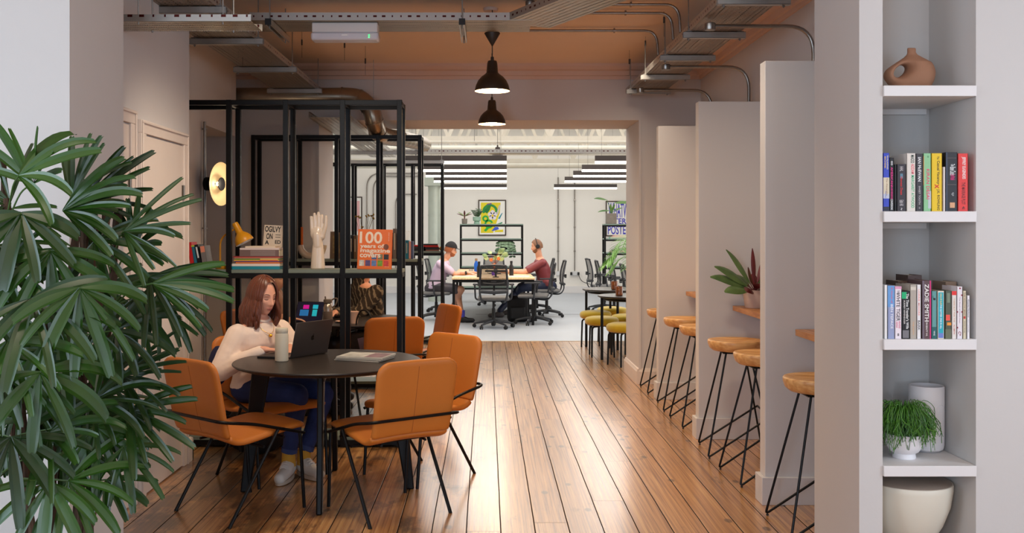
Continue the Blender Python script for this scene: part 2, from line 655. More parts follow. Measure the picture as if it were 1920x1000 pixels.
skirt('baseboard_left', (LW, 6.10), (LW, 6.21), (1, 0))
skirt('baseboard_left_end', (LW + .022, 6.19), (-2.3, 6.19), (0, 1))
skirt('baseboard_left_far', (-2.3, 6.2), (-2.3, 7.86), (1, 0))
skirt('baseboard_jamb', (1.466, DW - .02), (1.466, 10.12), (-1, 0))
skirt('baseboard_far', (1.45, DW), (RW, DW), (0, -1))
skirt('baseboard_left_jamb', (-1.63, DW - .02), (-1.63, 10.12), (1, 0))
skirt('baseboard_far_left', (-2.9, DW), (-1.62, DW), (0, -1))
for nm, d in (('near', 5.19), ('middle', 6.82), ('far', 8.42)):
    mb = MB()
    mb.box(1.482, RW, d - .02, d, 0, .15)
    mb.box(1.482, 1.5028, d, d + .095, 0, .15)
    mb.box(1.482, RW, d + .095, d + .115, 0, .15)
    struct(mb.build('baseboard_partition_' + nm, WALL, bevel=.003))

# doors on the left wall
def door(name, y0, y1, ztop, hinge_far=True, hooks=False):
    e = thing(name, 'x', 'x')
    del e['label'], e['category']
    e['kind'] = 'structure'
    e.location = (LW, y0, 0)
    w = y1 - y0
    a = .075
    mb = MB()
    for b in ((0, .022, 0, a, 0, ztop - a), (0, .022, w - a, w, 0, ztop - a), (0, .022, 0, w, ztop - a, ztop),
              (.022, .030, .004, .02, 0, ztop - .02), (.022, .030, w - .02, w - .004, 0, ztop - .02), (.022, .030, .004, w - .004, ztop - .02, ztop - .004)):
        mb.box(*b)
    mb.build('architrave', DOORP, e, bevel=.003)
    MB().box(.0, .012, a + .006, w - a - .006, .008, ztop - a - .008).build('door_leaf', DOORP, e, bevel=.002)
    for z in (.3, 1.72):
        hb = MB().tube([(.02, w - a - .003, z - .045), (.02, w - a - .003, z + .045)], .006, 8)
        hb.box(.012, .015, w - a - .026, w - a - .006, z - .045, z + .045)
        hb.build('hinge', mat('hinge_steel', (150, 140, 128), .35, metal=.9), e)
    hd = MB().tube(fillet([(.012, a + .06, 1.02), (.055, a + .06, 1.02), (.055, a + .17, 1.02)], .012), .008, 8)
    hd.lathe([(.026, 0), (.026, .006)], 16, (.012, a + .06, 1.02), Matrix.Rotation(R(90), 4, 'Y'))
    hd.build('door_handle', GALV, e)
    return e

door('door_1', 5.28, 6.10, 2.095)
door('door_2', 4.50, 5.20, 2.13)

# niche shelves (each a thing of its own)
def wall_shelf(z1, label):
    mb = MB().box(NX0 + .001, NX1 - .002, ND - .012, 4.368, z1 - .044, z1)
    e = thing('wall_shelf', label, 'shelf', (0, 0, 0))
    mb.build('board', WHITE, e, bevel=.002)
    MB().box(NX0 + .001, NX1 - .022, 4.345, 4.368, z1 - .07, z1 - .045).build('support_batten', WHITE, e)
    return e

def zat(py, d):
    return CH - (py - VY) / F * d
SH = [zat(161, ND), zat(396.5, ND), zat(636, ND), zat(873, ND)]
for z, l in zip(SH, ('white niche shelf carrying the terracotta vase', 'white niche shelf under the upper row of colourful books',
                     'white niche shelf under the lower row of paperbacks', 'white niche shelf under the trailing green plant')):
    wall_shelf(z, l)

# alcove conduit behind sconce and shelf ledges
def bar_ledge(y0, y1, x0, label):
    z = .95
    e = thing('bar_ledge', label, 'ledge', (x0, y0, z))
    MB().prism([(0, 0), (RW - x0 - .001, 0), (RW - x0 - .001, y1 - y0), (0, y1 - y0)], -.034, 0).build('ledge_top', LEDGE, e, bevel=.002)
    for y in (.25, y1 - y0 - .12):
        if y > 0 and y < y1 - y0:
            MB().prism([(.08, -.034), (RW - x0 - .001, -.034), (RW - x0 - .001, -.13), (RW - x0 - .05, -.13)], -.018, .018,
                       Matrix.Translation((0, y, 0)) @ Matrix.Rotation(R(90), 4, 'X')).build('bracket', LEDGE, e)
    return e
bar_ledge(4.50, 5.168, 1.66, 'oak window ledge nearest, above the closest stool')
bar_ledge(5.306, 6.798, 1.74, 'oak ledge carrying the potted striped plant')
bar_ledge(6.936, 8.398, 1.74, 'oak ledge between the middle and far partitions')

# office shell
sbox('wall_office_far', [(-5.2, 6.0, 22.8, 22.95, 0, 4.6)], OFFW)
sbox('wall_office_left', [(-5.3, -5.2, 10.1, 22.8, 0, 4.6)], OFFW)
sbox('wall_office_right', [(6.0, 6.1, 10.1, 22.8, 0, 4.6)], OFFW)
sbox('wall_office_near', [(-5.2, -4.2, 9.9, 10.1, 0, 4.6), (4.2, 6.0, 9.9, 10.1, 0, 4.6), (-4.2, 4.2, 10.0, 10.1, HZ + .9, 4.6)], OFFW)
sbox('floor_side', [(-5.2, -4.2, 10.1, 12.87, -.08, 0), (4.2, 6.0, 10.1, 12.87, -.08, 0)], FLOORM)
sbox('baseboard_office', [(-5.2, 6.0, 22.775, 22.8, 0, .17)], WHITE, .004)
mb = MB()   # profiled roof sheeting
k = 0
x = -5.2
pts = []
while x < 6.0:
    for dx, dz in ((0, 0), (.12, 0), (.15, .05), (.27, .05), (.30, 0)):
        pts.append((x + dx, 4.15 + dz))
    x += .30
vs = [(a, 10.1, b) for a, b in pts] + [(a, 22.8, b) for a, b in pts]
n = len(pts)
mb.add(vs, [(i, i + 1, i + 1 + n, i + n) for i in range(n - 1)])
struct(mb.build('ceiling_office', OFFW, smooth=False))

def truss(d, z0=2.93, z1=4.1):
    mb = MB()
    mb.box(-5.2, 6.0, d - .05, d + .05, z0, z0 + .115)
    mb.box(-5.2, 6.0, d - .04, d + .04, z1 - .08, z1)
    x = -5.2 + .36
    st = .42
    up = True
    while x < 5.9:
        a = (x, d, z0 + .1 if up else z1 - .05)
        b = (x + st, d, z1 - .05 if up else z0 + .1)
        mb.bar(a, b, .045 if up else .043, .06 if up else .054)
        x += st
        up = not up
    # nb: lattice web
    o = mb.build('roof_truss', mat('truss_paint', (206, 200, 186), .7), smooth=False)
    return o
for d, l in ((15.9, 'nearest white lattice roof truss across the office'), (18.4, 'second white lattice roof truss across the office'), (20.9, 'rearmost white lattice roof truss by the far office wall')):
    tag(truss(d), l, 'truss', 'roof trusses of the office')
# ================================================================ CEILING SERVICES
PERF = perforated('perforated_steel', (150, 136, 120), .030, .036, .26)
SLOT = perforated('slotted_steel', (176, 168, 152), .045, .012, .3)
ROD = mat('threaded_rod_steel', (150, 148, 144), .4, metal=.9)
FLANGE = mat('galvanised_flange', (176, 174, 170), .38, metal=.75, var=.12, scale=12)
def slotted_flange():
    m, t, b = nt('slotted_flange_steel')
    tc = N(t, 'ShaderNodeTexCoord')
    sp = N(t, 'ShaderNodeSeparateXYZ')
    t.links.new(tc.outputs['Object'], sp.inputs[0])
    u = math_node(t, 'DIVIDE', sp.outputs[1], .058)
    long_ = math_node(t, 'GREATER_THAN', math_node(t, 'MODULO', math_node(t, 'FLOOR', u), 4), 1.5)
    wid = math_node(t, 'MULTIPLY_ADD', long_, .13, .08)
    a = math_node(t, 'LESS_THAN', math_node(t, 'ABSOLUTE', math_node(t, 'SUBTRACT', math_node(t, 'FRACT', u), .5)), wid)
    z = math_node(t, 'LESS_THAN', math_node(t, 'ABSOLUTE', math_node(t, 'SUBTRACT', sp.outputs[2], .027)), .0065)
    f = math_node(t, 'MULTIPLY', a, z)
    mx = N(t, 'ShaderNodeMix', data_type='RGBA')
    mx.inputs['A'].default_value = srgb((176, 174, 170))
    mx.inputs['B'].default_value = srgb((74, 22, 16))
    t.links.new(f, mx.inputs['Factor'])
    t.links.new(mx.outputs['Result'], b.inputs['Base Color'])
    b.inputs['Metallic'].default_value = .75
    b.inputs['Roughness'].default_value = .38
    return m
FLSLOT = slotted_flange()

def tray(label, p0, p1, w, m, lip=.05, group=None):
    """perforated cable tray from p0 to p1 (underside centre line) at its own height"""
    p0, p1 = V(p0), V(p1)
    d = p1 - p0
    L = d.length
    a = math.atan2(d.y, d.x) - PI / 2
    e = thing('cable_tray', label, 'cable tray', p0, a, group)
    MB().box(-w / 2, w / 2, 0, L, 0, .002).build('tray_base', m, e, smooth=False)
    for s in (-1, 1):
        x = s * w / 2
        mb = MB().box(x - .0012, x + .0012, 0, L, 0, lip)
        mb.box(min(x, x - s * .012), max(x, x - s * .012), 0, L, lip, lip + .002)
        o = mb.build('side_flange', FLSLOT, e, smooth=False)
    if L > 1.5:
        c = MB()
        for k in range(3):
            xo = -w / 4 + k * w / 5
            c.tube(curve([(xo + .012 * math.sin(q * 1.7 + k), L * q / 12, .012) for q in range(1, 12)], 3), .006, 6)
        c.build('cables', BLACKP, e)
    return e

ZT = 2.80
tray('wide perforated steel cable tray running along the left wall', (-1.79, 4.52, ZT), (-1.79, 9.26, ZT), .40, PERF)
tray('perforated steel cable tray running along above the partitions', (1.51, 4.52, ZT), (1.51, 9.26, ZT), .34, PERF)
tray('slotted cable tray crossing the room behind the first pendant cord', (-1.59, 6.61, 2.89), (.30, 6.61, 2.89), .37, SLOT)
tray('slotted cable tray angled towards the upper right of the cross tray', (.27, 6.60, 2.892), (.92, 5.35, 2.892), .37, SLOT)
sh_t = tray('short slotted cable tray coming out of the left wall beside the pier', (-1.915, 4.88, 2.52), (-1.17, 4.88, 2.52), .24, SLOT, lip=.032)
for ry in (.18, .6):
    for rx in (-.10, .10):
        MB().tube([(rx, ry, -.012), (rx, ry, HZ - 2.52)], .004, 6).build('threaded_rod', ROD, sh_t)
tray('slotted cable tray passing through the opening at the top left', (-1.42, 8.55, 2.49), (-1.42, 13.2, 2.49), .34, SLOT)

def strut(label, x0, x1, y, z, top, ends=(1, 1), group=None):
    e = thing('strut_channel', label, 'strut channel', ((x0 + x1) / 2, y, z), 0, group)
    w = (x1 - x0) / 2
    mb = MB()
    mb.box(-w, w, -.0205, -.018, -.02, .021).box(-w, w, .018, .0205, -.02, .021).box(-w, w, -.0205, .0205, -.0205, -.018)
    mb.box(-w, w, -.0205, -.011, .0185, .021).box(-w, w, .011, .0205, .0185, .021)
    mb.build('channel', FLANGE, e, smooth=False)
    for s, on in zip((-1, 1), ends):
        if not on:
            continue
        x = s * (w - .035)
        MB().tube([(x, 0, -.035), (x, 0, top - z)], .004, 6).build('threaded_rod', ROD, e)
        mb = MB().box(x - .02, x + .02, -.021, .021, .0212, .026)
        mb.lathe([(.0085, 0), (.0085, .008)], 6, (x, 0, .0258))
        mb.build('washer_plate', GALV, e)
        MB().lathe([(.0085, 0), (.0085, .008)], 6, (x, 0, -.03)).build('nut', GALV, e)
    return e

wh = ['nearest', 'second', 'third', 'fourth']
for i, y in enumerate((5.64, 6.57, 7.72, 8.90)):
    strut(wh[i] + ' steel strut channel under the left cable tray', -2.035, -1.53, y, 2.775, HZ, group='left tray supports')
for i, y in enumerate((5.42, 6.36, 7.2, 8.1, 8.93)):
    strut((wh + ['fifth'])[i] + ' steel strut channel under the right cable tray', 1.30, 1.71, y, 2.775, HZ, group='right tray supports')
# lengthwise channels under the cross tray
def strut_y(label, x, y0, y1, z, top):
    e = thing('strut_channel', label, 'strut channel', (x, (y0 + y1) / 2, z))
    w = (y1 - y0) / 2
    mb = MB()
    mb.box(-.0205, -.018, -w, w, -.02, .021).box(.018, .0205, -w, w, -.02, .021).box(-.0205, .0205, -w, w, .0185, .021)
    mb.box(-.0205, -.011, -w, w, -.0205, -.018).box(.011, .0205, -w, w, -.0205, -.018)
    mb.build('channel', FLANGE, e, smooth=False)
    MB().box(-.021, .021, -w - .002, -w, -.021, .022).build('end_cap', BLACKP, e)
    for y in (-w + .05, w - .05):
        MB().tube([(0, y, -.035), (0, y, top - z)], .004, 6).build('threaded_rod', ROD, e)
    return e
strut_y('black capped steel channel under the cross tray near the left', -1.45, 6.36, 6.96, 2.866, HZ)
strut_y('black capped steel channel under the cross tray left of the pendant cord', -.165, 6.36, 6.96, 2.866, HZ)

# conduits
def conduit(label, pts, r=.0105, rf=.14, clips=(), boxes=()):
    e = thing('conduit', label, 'conduit', (0, 0, 0))
    MB().tube(fillet(pts, rf, 8), r, 10).build('pipe', CONDUIT, e)
    for c in clips:
        MB().lathe([(r * 1.7, -.006), (r * 1.7, .006)], 12, c[0], Matrix.Rotation(R(90), 4, c[1]) if c[1] != 'Z' else None).box(
            c[0][0] - .006, c[0][0] + .006, c[0][1] - .006, c[0][1] + .006, c[0][2], c[0][2] + .02).build('saddle', CONDUIT, e)
    for c in boxes:
        MB().lathe([(.001, -.022), (.032, -.022), (.034, -.018), (.034, .018), (.03, .022), (.001, .022)], 20, c).build('junction_box', CONDUIT, e)
    return e
for i, (y, x0, l) in enumerate(((6.67, .30, 'ceiling conduit with the widest bend, dropping furthest right'), (6.93, .55, 'middle ceiling conduit curving down to the right tray'),
                                (7.54, .06, 'lowest ceiling conduit starting behind the pendant canopy'))):
    conduit(l, [(x0, y, 3.052), (1.33, y, 3.052), (1.345, y, 2.86)], clips=(((1.0, y, 3.052), 'Y'),), boxes=((x0, y, 3.055),))
    MB()
for y, l in ((5.98, 'conduit from a round box bending down behind the nearest partition'), (7.46, 'conduit bending down to the top of the middle partition'),
             (8.7, 'conduit bending down to the top of the far partition')):
    conduit(l, [(1.39, y, 2.755), (2.035, y, 2.755), (2.035, y, 1.2)], r=.0125, rf=.17, clips=(((2.035, y, 2.42), 'Z'),), boxes=((1.39, y, 2.752),))
conduit('vertical conduit behind the round wall sconce', [(-2.275, 7.74, 2.36), (-2.275, 7.74, .2)], r=.012, clips=(((-2.275, 7.74, 2.3), 'Z'), ((-2.275, 7.74, 1.5), 'Z')))

# emergency light fitting under the cross tray
e = thing('emergency_light', 'long translucent white emergency light with green indicator, under the cross tray', 'light fitting', (-.96, 6.53, 2.77))
MB().box(-.222, .222, -.055, .055, .052, .118).build('housing', WHITE, e, bevel=.008)
MB().box(-.228, .228, -.06, .06, -.002, .052).build('diffuser', mat('frosted_polycarbonate', (232, 232, 242), .25, trans=.12, var=.02), e, bevel=.014)
MB().tube([(-.2, 0, .024), (.2, 0, .024)], .012, 10).build('tube_lamp', WHITE, e)
MB().ball((.165, -.061, .03), .0035, 8).ball((.165, -.061, .015), .0035, 8).build('indicator_lamp', mat('green_indicator', (20, 240, 90), .4, emit=6), e)
MB().box(-.02, .02, -.0615, -.060, .026, .036).build('label_plate', mat('pale_label', (245, 245, 245), .6), e)

# round ventilation duct bending down and through the opening
e = thing('ventilation_duct', 'round spiral steel duct that bends down and runs through the opening', 'duct')
DUCT = mat('spiral_duct_steel', (158, 146, 130), .3, metal=.9, var=.15, scale=10)
a = [(-2.88, 9.0, 2.74), (-2.2, 9.0, 2.74), (-1.36, 9.0, 2.74)]
MB().tube(a, .082, 24).build('straight_duct', DUCT, e)
el = curve([(-1.36, 9.0, 2.74), (-1.2, 8.99, 2.72), (-1.09, 8.96, 2.62), (-1.05, 8.97, 2.5), (-1.03, 9.06, 2.41)], 5)
mb = MB().tube(el, .085, 24)
for k in (0, 5, 10, 15, 20):
    t = (el[min(k + 1, 20)] - el[max(k - 1, 0)]).normalized()
    mb.tube([el[k] - t * .006, el[k] + t * .006], .090, 24)
mb.build('elbow', DUCT, e)
fl = curve([(-1.03, 9.06, 2.41), (-.98, 9.4, 2.40), (-.90, 9.9, 2.43), (-.78, 10.6, 2.46), (-.74, 11.4, 2.5)], 18)
MB().tube(fl, [.078 + .006 * math.sin(i * 1.57) for i in range(len(fl))], 20).build('flexible_duct', DUCT, e)
MB().tube([(-1.06, 8.97, 2.56), (-1.06, 8.97, HZ)], .003, 6).build('hanger', ROD, e)

# suspended wires with small grippers, left by earlier fittings
wires = [((455, 95), 7.3), ((566, 80), 7.6), ((646, 85), 7.6), ((685, 115), 8.3), ((1245, 38), 7.0), ((1210, 82), 7.9), ((1180, 116), 8.5)]
for i, ((px, py), d) in enumerate(wires):
    p = P(px, py, d)
    e = thing('hanging_wire', ['thin ceiling wire at the far left, above the left tray', 'thin wire with a gripper, second from the left', 'thin wire with a gripper, third from the left',
                               'thin ceiling wire left of the header, fourth from the left', 'thin ceiling wire with a gripper near the widest conduit bend',
                               'thin wire with a gripper left of the right tray', 'thin ceiling wire ending low near the far right tray end'][i], 'wire', (p.x, p.y, HZ), 0, 'loose ceiling wires')
    MB().tube([(0, 0, 0), (0, 0, p.z - HZ - .12)], .0014, 5).build('wire', BLACKP, e)
    MB().tube([(0, 0, p.z - HZ - .02), (0, 0, p.z - HZ + .025)], .0065, 8).build('gripper', mat('dark_gripper', (60, 52, 46), .5), e)
# ceiling rose box above the pendant
e = thing('ceiling_speaker', 'small round ceiling fitting above the cross tray by the pendant cord', 'ceiling fitting', P(920, 14, 6.9))
MB().lathe([(.001, -.03), (.05, -.028), (.055, 0), (.055, HZ - e.location.z)], 20).build('housing', CORN, e)

# pendants
LAMPBLK = mat('dark_brown_enamel', (52, 38, 28), .42, var=.08)
LAMPIN = mat('lamp_inside_cream', (250, 232, 205), .6)
BULB = mat('warm_bulb', (255, 226, 180), .5, emit=130, ecol=(255, 214, 160))
def pendant(label, x, y, zrim, ztop, canopy):
    e = thing('pendant_lamp', label, 'pendant lamp', (x, y, zrim), 0, 'black dome pendants')
    out = [(.125, 0), (.124, .012), (.118, .04), (.102, .075), (.078, .103), (.052, .122), (.042, .132), (.036, .2), (.031, .216), (.012, .22), (.011, .245), (.001, .247)]
    MB().lathe(out, 40, caps=False).build('shade', LAMPBLK, e, ang=50)
    MB().lathe([(.1235, .001), (.1225, .012), (.116, .04), (.1, .073), (.076, .1), (.03, .118), (.001, .119)], 40, caps=False).build('shade_lining', LAMPIN, e)
    MB().lathe([(.001, .008), (.06, .008), (.085, .022), (.06, .035), (.001, .042)], 24).build('bulb', BULB, e)
    MB().tube([(0, 0, .24), (0, 0, ztop - zrim)], .0035, 6).build('cord', BLACKP, e)
    if canopy:
        MB().lathe([(.004, 0), (.056, .088), (.056, .094), (.001, .094)], 24, (0, 0, 2.80 - zrim)).build('canopy', LAMPBLK, e)
    l = bpy.data.lights.new('pendant_light', 'SPOT')
    l.energy = 42
    l.spot_size = R(150)
    l.spot_blend = .6
    l.shadow_soft_size = .06
    l.color = (1.0, .74, .48)
    lo = bpy.data.objects.new('pendant_light', l)
    COL.objects.link(lo)
    lo.parent = e
    lo.location = (0, 0, -.02)
    return e
pendant('largest black dome pendant, lit, hanging from a cone canopy', .038, 6.86, 2.478, HZ, True)
pendant('middle lit dome pendant hanging just before the doorway header', .045, 8.65, 2.44, HZ, False)
pendant('smallest lit dome pendant, hanging in the office beyond the opening', .156, 14.06, 2.49, 4.15, False)
# ================================================================ FURNITURE
def make_cafe_chair(label, loc, rotz, upholstery=TAN, group='tan leather cafe chairs'):
    e = thing('cafe_chair', label, 'chair', loc, rotz, group)
    prof = curve([(0, .262, .418), (0, .235, .44), (0, .1, .432), (0, -.06, .412), (0, -.16, .408), (0, -.225, .442), (0, -.252, .52), (0, -.282, .66), (0, -.318, .83)], 4)
    n = len(prof) - 1
    cum = [0]
    for i in range(n):
        cum.append(cum[-1] + (prof[i + 1] - prof[i]).length)
    tot = cum[-1]

    def half(s):
        w = .228 if s < .45 * tot else .228 + .012 * (s - .45 * tot) / (.55 * tot)
        r = .055
        for q in (s, tot - s):
            if q < r:
                w -= r - math.sqrt(max(0, r * r - (r - q) ** 2))
        return w

    def sub(i0, i1, name):
        def fn(u, v):
            k = i0 + (i1 - i0) * u
            a = min(int(k), n - 1)
            p = prof[a].lerp(prof[a + 1], k - a)
            s = cum[a] + (cum[a + 1] - cum[a]) * (k - a)
            x = (v * 2 - 1) * half(s)
            t = (prof[a + 1] - prof[a]).normalized()
            nn = V((0, -t.z, t.y))
            return p + V((x, 0, 0)) + nn * (-.012 * (1 - (2 * v - 1) ** 2))
        mb = MB().grid(fn, (i1 - i0), 10)
        o = mb.build(name, upholstery, e, ang=180)
        sm = o.modifiers.new('pad', 'SOLIDIFY')
        sm.thickness = .034
        sm.offset = 0
        sb = o.modifiers.new('soft', 'SUBSURF')
        sb.levels = sb.render_levels = 1
        return o
    cut = 20
    sub(0, cut, 'seat')
    bk = sub(cut, n, 'backrest')
    # centre seam on both faces of the back
    mb = MB()
    for sgn in (1, -1):
        pts = []
        for i in range(cut + 1, n):
            t = (prof[i + 1] - prof[i - 1]).normalized()
            nn = V((0, -t.z, t.y))
            pts.append(prof[i] + nn * (-.012 + sgn * .0165))
        mb.tube(pts, .0016, 5)
    mb.build('seam', SEAM, bk)
    bar = fillet([(-.238, .235, .402), (-.252, -.10, .50), (-.262, -.30, .538), (.262, -.30, .538), (.252, -.10, .50), (.238, .235, .402)], .06, 6)
    bar = bar[:]
    MB().tube(bar, .0105, 10, flat=.8).build('armrest', BLACKM, e)
    for s in (-1, 1):
        MB().tube([(s * .24, .205, .412), (s * .236, .238, 0)], .0095, 10).build('leg', BLACKM, e)
        MB().tube([(s * .244, .06, .452), (s * .236, -.238, 0)], .0095, 10).build('leg', BLACKM, e)
    mb = MB().tube([(-.236, .1, .4), (.236, .1, .4)], .008, 8).tube([(-.24, -.03, .372), (.24, -.03, .372)], .008, 8)
    mb.tube([(-.13, .1, .4), (-.13, -.16, .385)], .007, 8).tube([(.13, .1, .4), (.13, -.16, .385)], .007, 8)
    mb.build('seat_frame', BLACKM, e)
    return e

def facing(fx, fy):
    return math.atan2(fy, fx) - PI / 2
CHR = make_cafe_chair('tan leather chair at front left, its back turned to the plant', (-1.31, 5.10, 0), facing(.637, .77))
dup(CHR, (-.52, 5.09, 0), facing(-.57, .82), 'tan leather chair front and centre, back seam towards the camera')
dup(CHR, (-.41, 5.84, 0), facing(-.68, -.73), 'tan leather chair on the right side of the front table, facing left')
dup(CHR, (-1.305, 5.83, 0), facing(.707, -.707), 'tan leather chair the woman in the cream sweater sits on')
dup(CHR, (-.80, 7.52, 0), facing(-.35, .93), 'tan leather chair behind the shelving post, back to the camera')
dup(CHR, (-.60, 8.33, 0), facing(-.85, -.45), 'tan leather chair furthest back at the rear table')
dup(CHR, (-1.80, 7.90, 0), facing(.98, -.15), 'tan leather chair of the person at the tablet')

def make_table(label, loc, r=.53, group='dark round cafe tables', rot=0):
    e = thing('round_table', label, 'table', loc, rot, group)
    MB().lathe([(.001, .712), (r - .05, .712), (r - .012, .724), (r, .733), (r, .738), (r - .003, .741), (.001, .741)], 72).build('tabletop', TABLET, e, ang=30)
    mb = MB().obox((0, 0, .697), (r * 1.5, .04, .03)).obox((0, 0, .697), (.04, r * 1.5, .03))
    mb.build('cross_frame', BLACKM, e)
    for k in range(4):
        a = k * PI / 2
        m = Matrix.Rotation(a, 4, 'Z') @ Matrix.Rotation(R(90), 4, 'X')
        MB().prism([(r * .60, .712), (r * .80, .712), (r * .925, 0), (r * .83, 0)], -.016, .016, m).build('leg', BLACKM, e, bevel=.008)
    return e
TBL = make_table('dark round table where the woman works at her laptop', (-.906, 5.47, 0), rot=R(4))
dup(TBL, (-1.07, 7.97, 0), R(38), 'dark round table behind the first shelving frame')

# bar stools
def make_stool(label, loc, rotz=0):
    e = thing('bar_stool', label, 'stool', loc, rotz, 'oak bar stools along the partitions')
    r = .182
    def fn(u, v):
        a = v * 2 * PI
        rr = u
        return V((0, 0, 0))
    prof = [(.001, .674), (.10, .674), (.150, .682), (.172, .700), (r, .728), (r + .001, .744), (r - .004, .752), (r - .012, .753), (.14, .744), (.08, .735), (.001, .732)]
    MB().lathe(prof, 48, (0, 0, 0), sx=1.0, sy=.94).build('seat', OAK, e, ang=60)
    rad = .0065
    for sy in (-1, 1):
        # left leg reaches the floor, turns and rises to the foot rest on the right
        pts = fillet([(-.075, sy * .085, .68), (-.214, sy * .21, .008), (.185, sy * .20, .275)], .022, 5)
        MB().tube(pts, rad, 8).build('leg', BLACKM, e)
        MB().tube([(.075, sy * .085, .68), (.214, sy * .21, .004)], rad, 8).build('leg', BLACKM, e)
        for gx in (-.205, .214):
            MB().ball((gx, sy * .207, .005), (.008, .008, .005), 8).build('foot_glide', BLACKP, e)
    MB().tube([(.185, -.20, .275), (.185, .20, .275)], rad, 8).build('footrest', BLACKM, e)
    MB().box(-.10, .10, -.11, .11, .669, .674).build('mounting_plate', BLACKM, e)
    return e
ST = make_stool('nearest oak bar stool, half hidden by the white pier', (1.662, 4.78, 0))
for (y, l, a) in ((5.75, 'front oak bar stool of the pair beside the nearest partition', 3), (6.42, 'rear oak bar stool of the pair, under the potted plant ledge', -4),
                  (7.38, 'front oak bar stool in the bay behind the middle partition', 2), (8.03, 'rear oak bar stool in the bay behind the middle partition', -3),
                  (8.88, 'furthest oak bar stool, beyond the far partition', 0)):
    dup(ST, (1.662, y, 0), R(a), l)

# open black steel shelving frames
FR_W, FR_D = 1.59, .28
def make_frame(label, x0, y0, group='black steel room divider frames', h=2.375):
    e = thing('bookcase', label, 'bookcase', (x0, y0, 0), 0, group)
    t = .035
    n = 5
    xs = [i * (FR_W - t) / (n - 1) for i in range(n)]
    for x in xs:
        for y in (0, FR_D - t):
            MB().box(x, x + t, y, y + t, 0, h).build('upright', BLACKM, e, bevel=.002)
    for z in (h - t, 1.155, .015):
        for y in (0, FR_D - t):
            MB().box(0, FR_W, y + .002, y + t - .002, z, z + t - .001).build('rail', BLACKM, e, bevel=.002)
    for x in xs:
        mb = MB()
        for z in (h - t + .002, 1.157, .017):
            mb.box(x + .003, x + t - .003, t - .002, FR_D - t + .002, z, z + t - .004)
        mb.build('cross_piece', BLACKM, e, bevel=.002)
    for z in (1.191, .051):
        mb = MB()
        for i in range(n - 1):
            mb.box(xs[i] + t + .001, xs[i + 1] - .001, .004, FR_D - .004, z, z + .024)
        for i in range(n):
            mb.box(xs[i] + .001, xs[i] + t - .001, t + .001, FR_D - t - .001, z, z + .024)
        mb.build('shelf_board', SHELFG, e, bevel=.001)
    return e
FZ = 1.215
FR = make_frame('nearest black shelving frame, behind the woman', -2.17, 6.55)
dup(FR, (-2.20, 8.95, 0), 0, 'middle black shelving frame, just before the opening')
dup(FR, (-2.16, 12.55, 0), 0, 'rearmost black shelving frame, inside the office')

# items on the front table
e = thing('laptop', 'open grey laptop on the front table, lid back to the camera', 'laptop', (-1.053, 5.665, .7412), math.atan2(.83, .56))
# local x runs along the hinge, local +y points at the user
ALU = mat('space_grey_aluminium', (92, 84, 80), .38, metal=.6, var=.03)
MB().box(-.152, .152, .004, .215, .0, .012).build('base', ALU, e, bevel=.004)
MB().box(-.135, .135, .06, .20, .0122, .0128).build('keyboard', BLACKP, e)
lid = Matrix.Rotation(R(14), 4, 'X')
lm = MB()
lm.obox(lid @ V((0, -.003, .112)), (.304, .006, .212), lid)
lo = lm.build('lid', ALU, e, bevel=.003)
sc = MB().obox(lid @ V((0, .0003, .112)), (.288, .0006, .19), lid)
sc.build('screen', mat('laptop_screen', (120, 130, 150), .3, emit=.8, ecol=(180, 190, 215)), lo)
# fruit mark on the lid
mk = MB()
ap = []
for k in range(28):
    a = 2 * PI * k / 28
    rr = .0145 * (1 - .10 * math.cos(2 * a) - .10 * abs(math.sin(a)) ** 8 * (1 if math.sin(a) > 0 else .6))
    ap.append((rr * math.cos(a), rr * math.sin(a)))
ap = [(x if x < .010 or abs(y - .003) > .006 else .0085, y) for x, y in ap]
mm = Matrix.Rotation(R(14), 4, 'X') @ Matrix.Translation((0, -.0062, .115)) @ Matrix.Rotation(R(90), 4, 'X')
mk.prism(ap, 0, .0004, mm)
mk.prism([(.001, .0155), (.004, .017), (.008, .024), (.004, .0225), (.001, .019)], 0, .0004, mm)
mk.build('lid_emblem', mat('dark_emblem', (22, 18, 16), .25), lo)

e = thing('water_bottle', 'cream insulated bottle standing on the front table', 'bottle', (-1.163, 5.44, .7412))
CRM = mat('cream_powder_coat', (206, 198, 178), .55, var=.02, bump=.02)
MB().lathe([(.001, 0), (.034, 0), (.0375, .004), (.0375, .15), (.035, .158), (.001, .158)], 32).build('body', CRM, e)
MB().lathe([(.001, .158), (.0345, .158), (.0345, .162), (.0355, .164), (.0355, .184), (.033, .188), (.001, .188)], 32).build('lid', CRM, e)

e = thing('notebook', 'slim dark notebook under the left edge of the laptop', 'notebook', (-1.24, 5.585, .7412), R(-14))
MB().box(-.085, .07, -.042, .042, 0, .012).build('cover', BLACKP, e, bevel=.002)
MB().box(-.083, .071, -.040, .040, .002, .010).build('pages', PAGES, e)
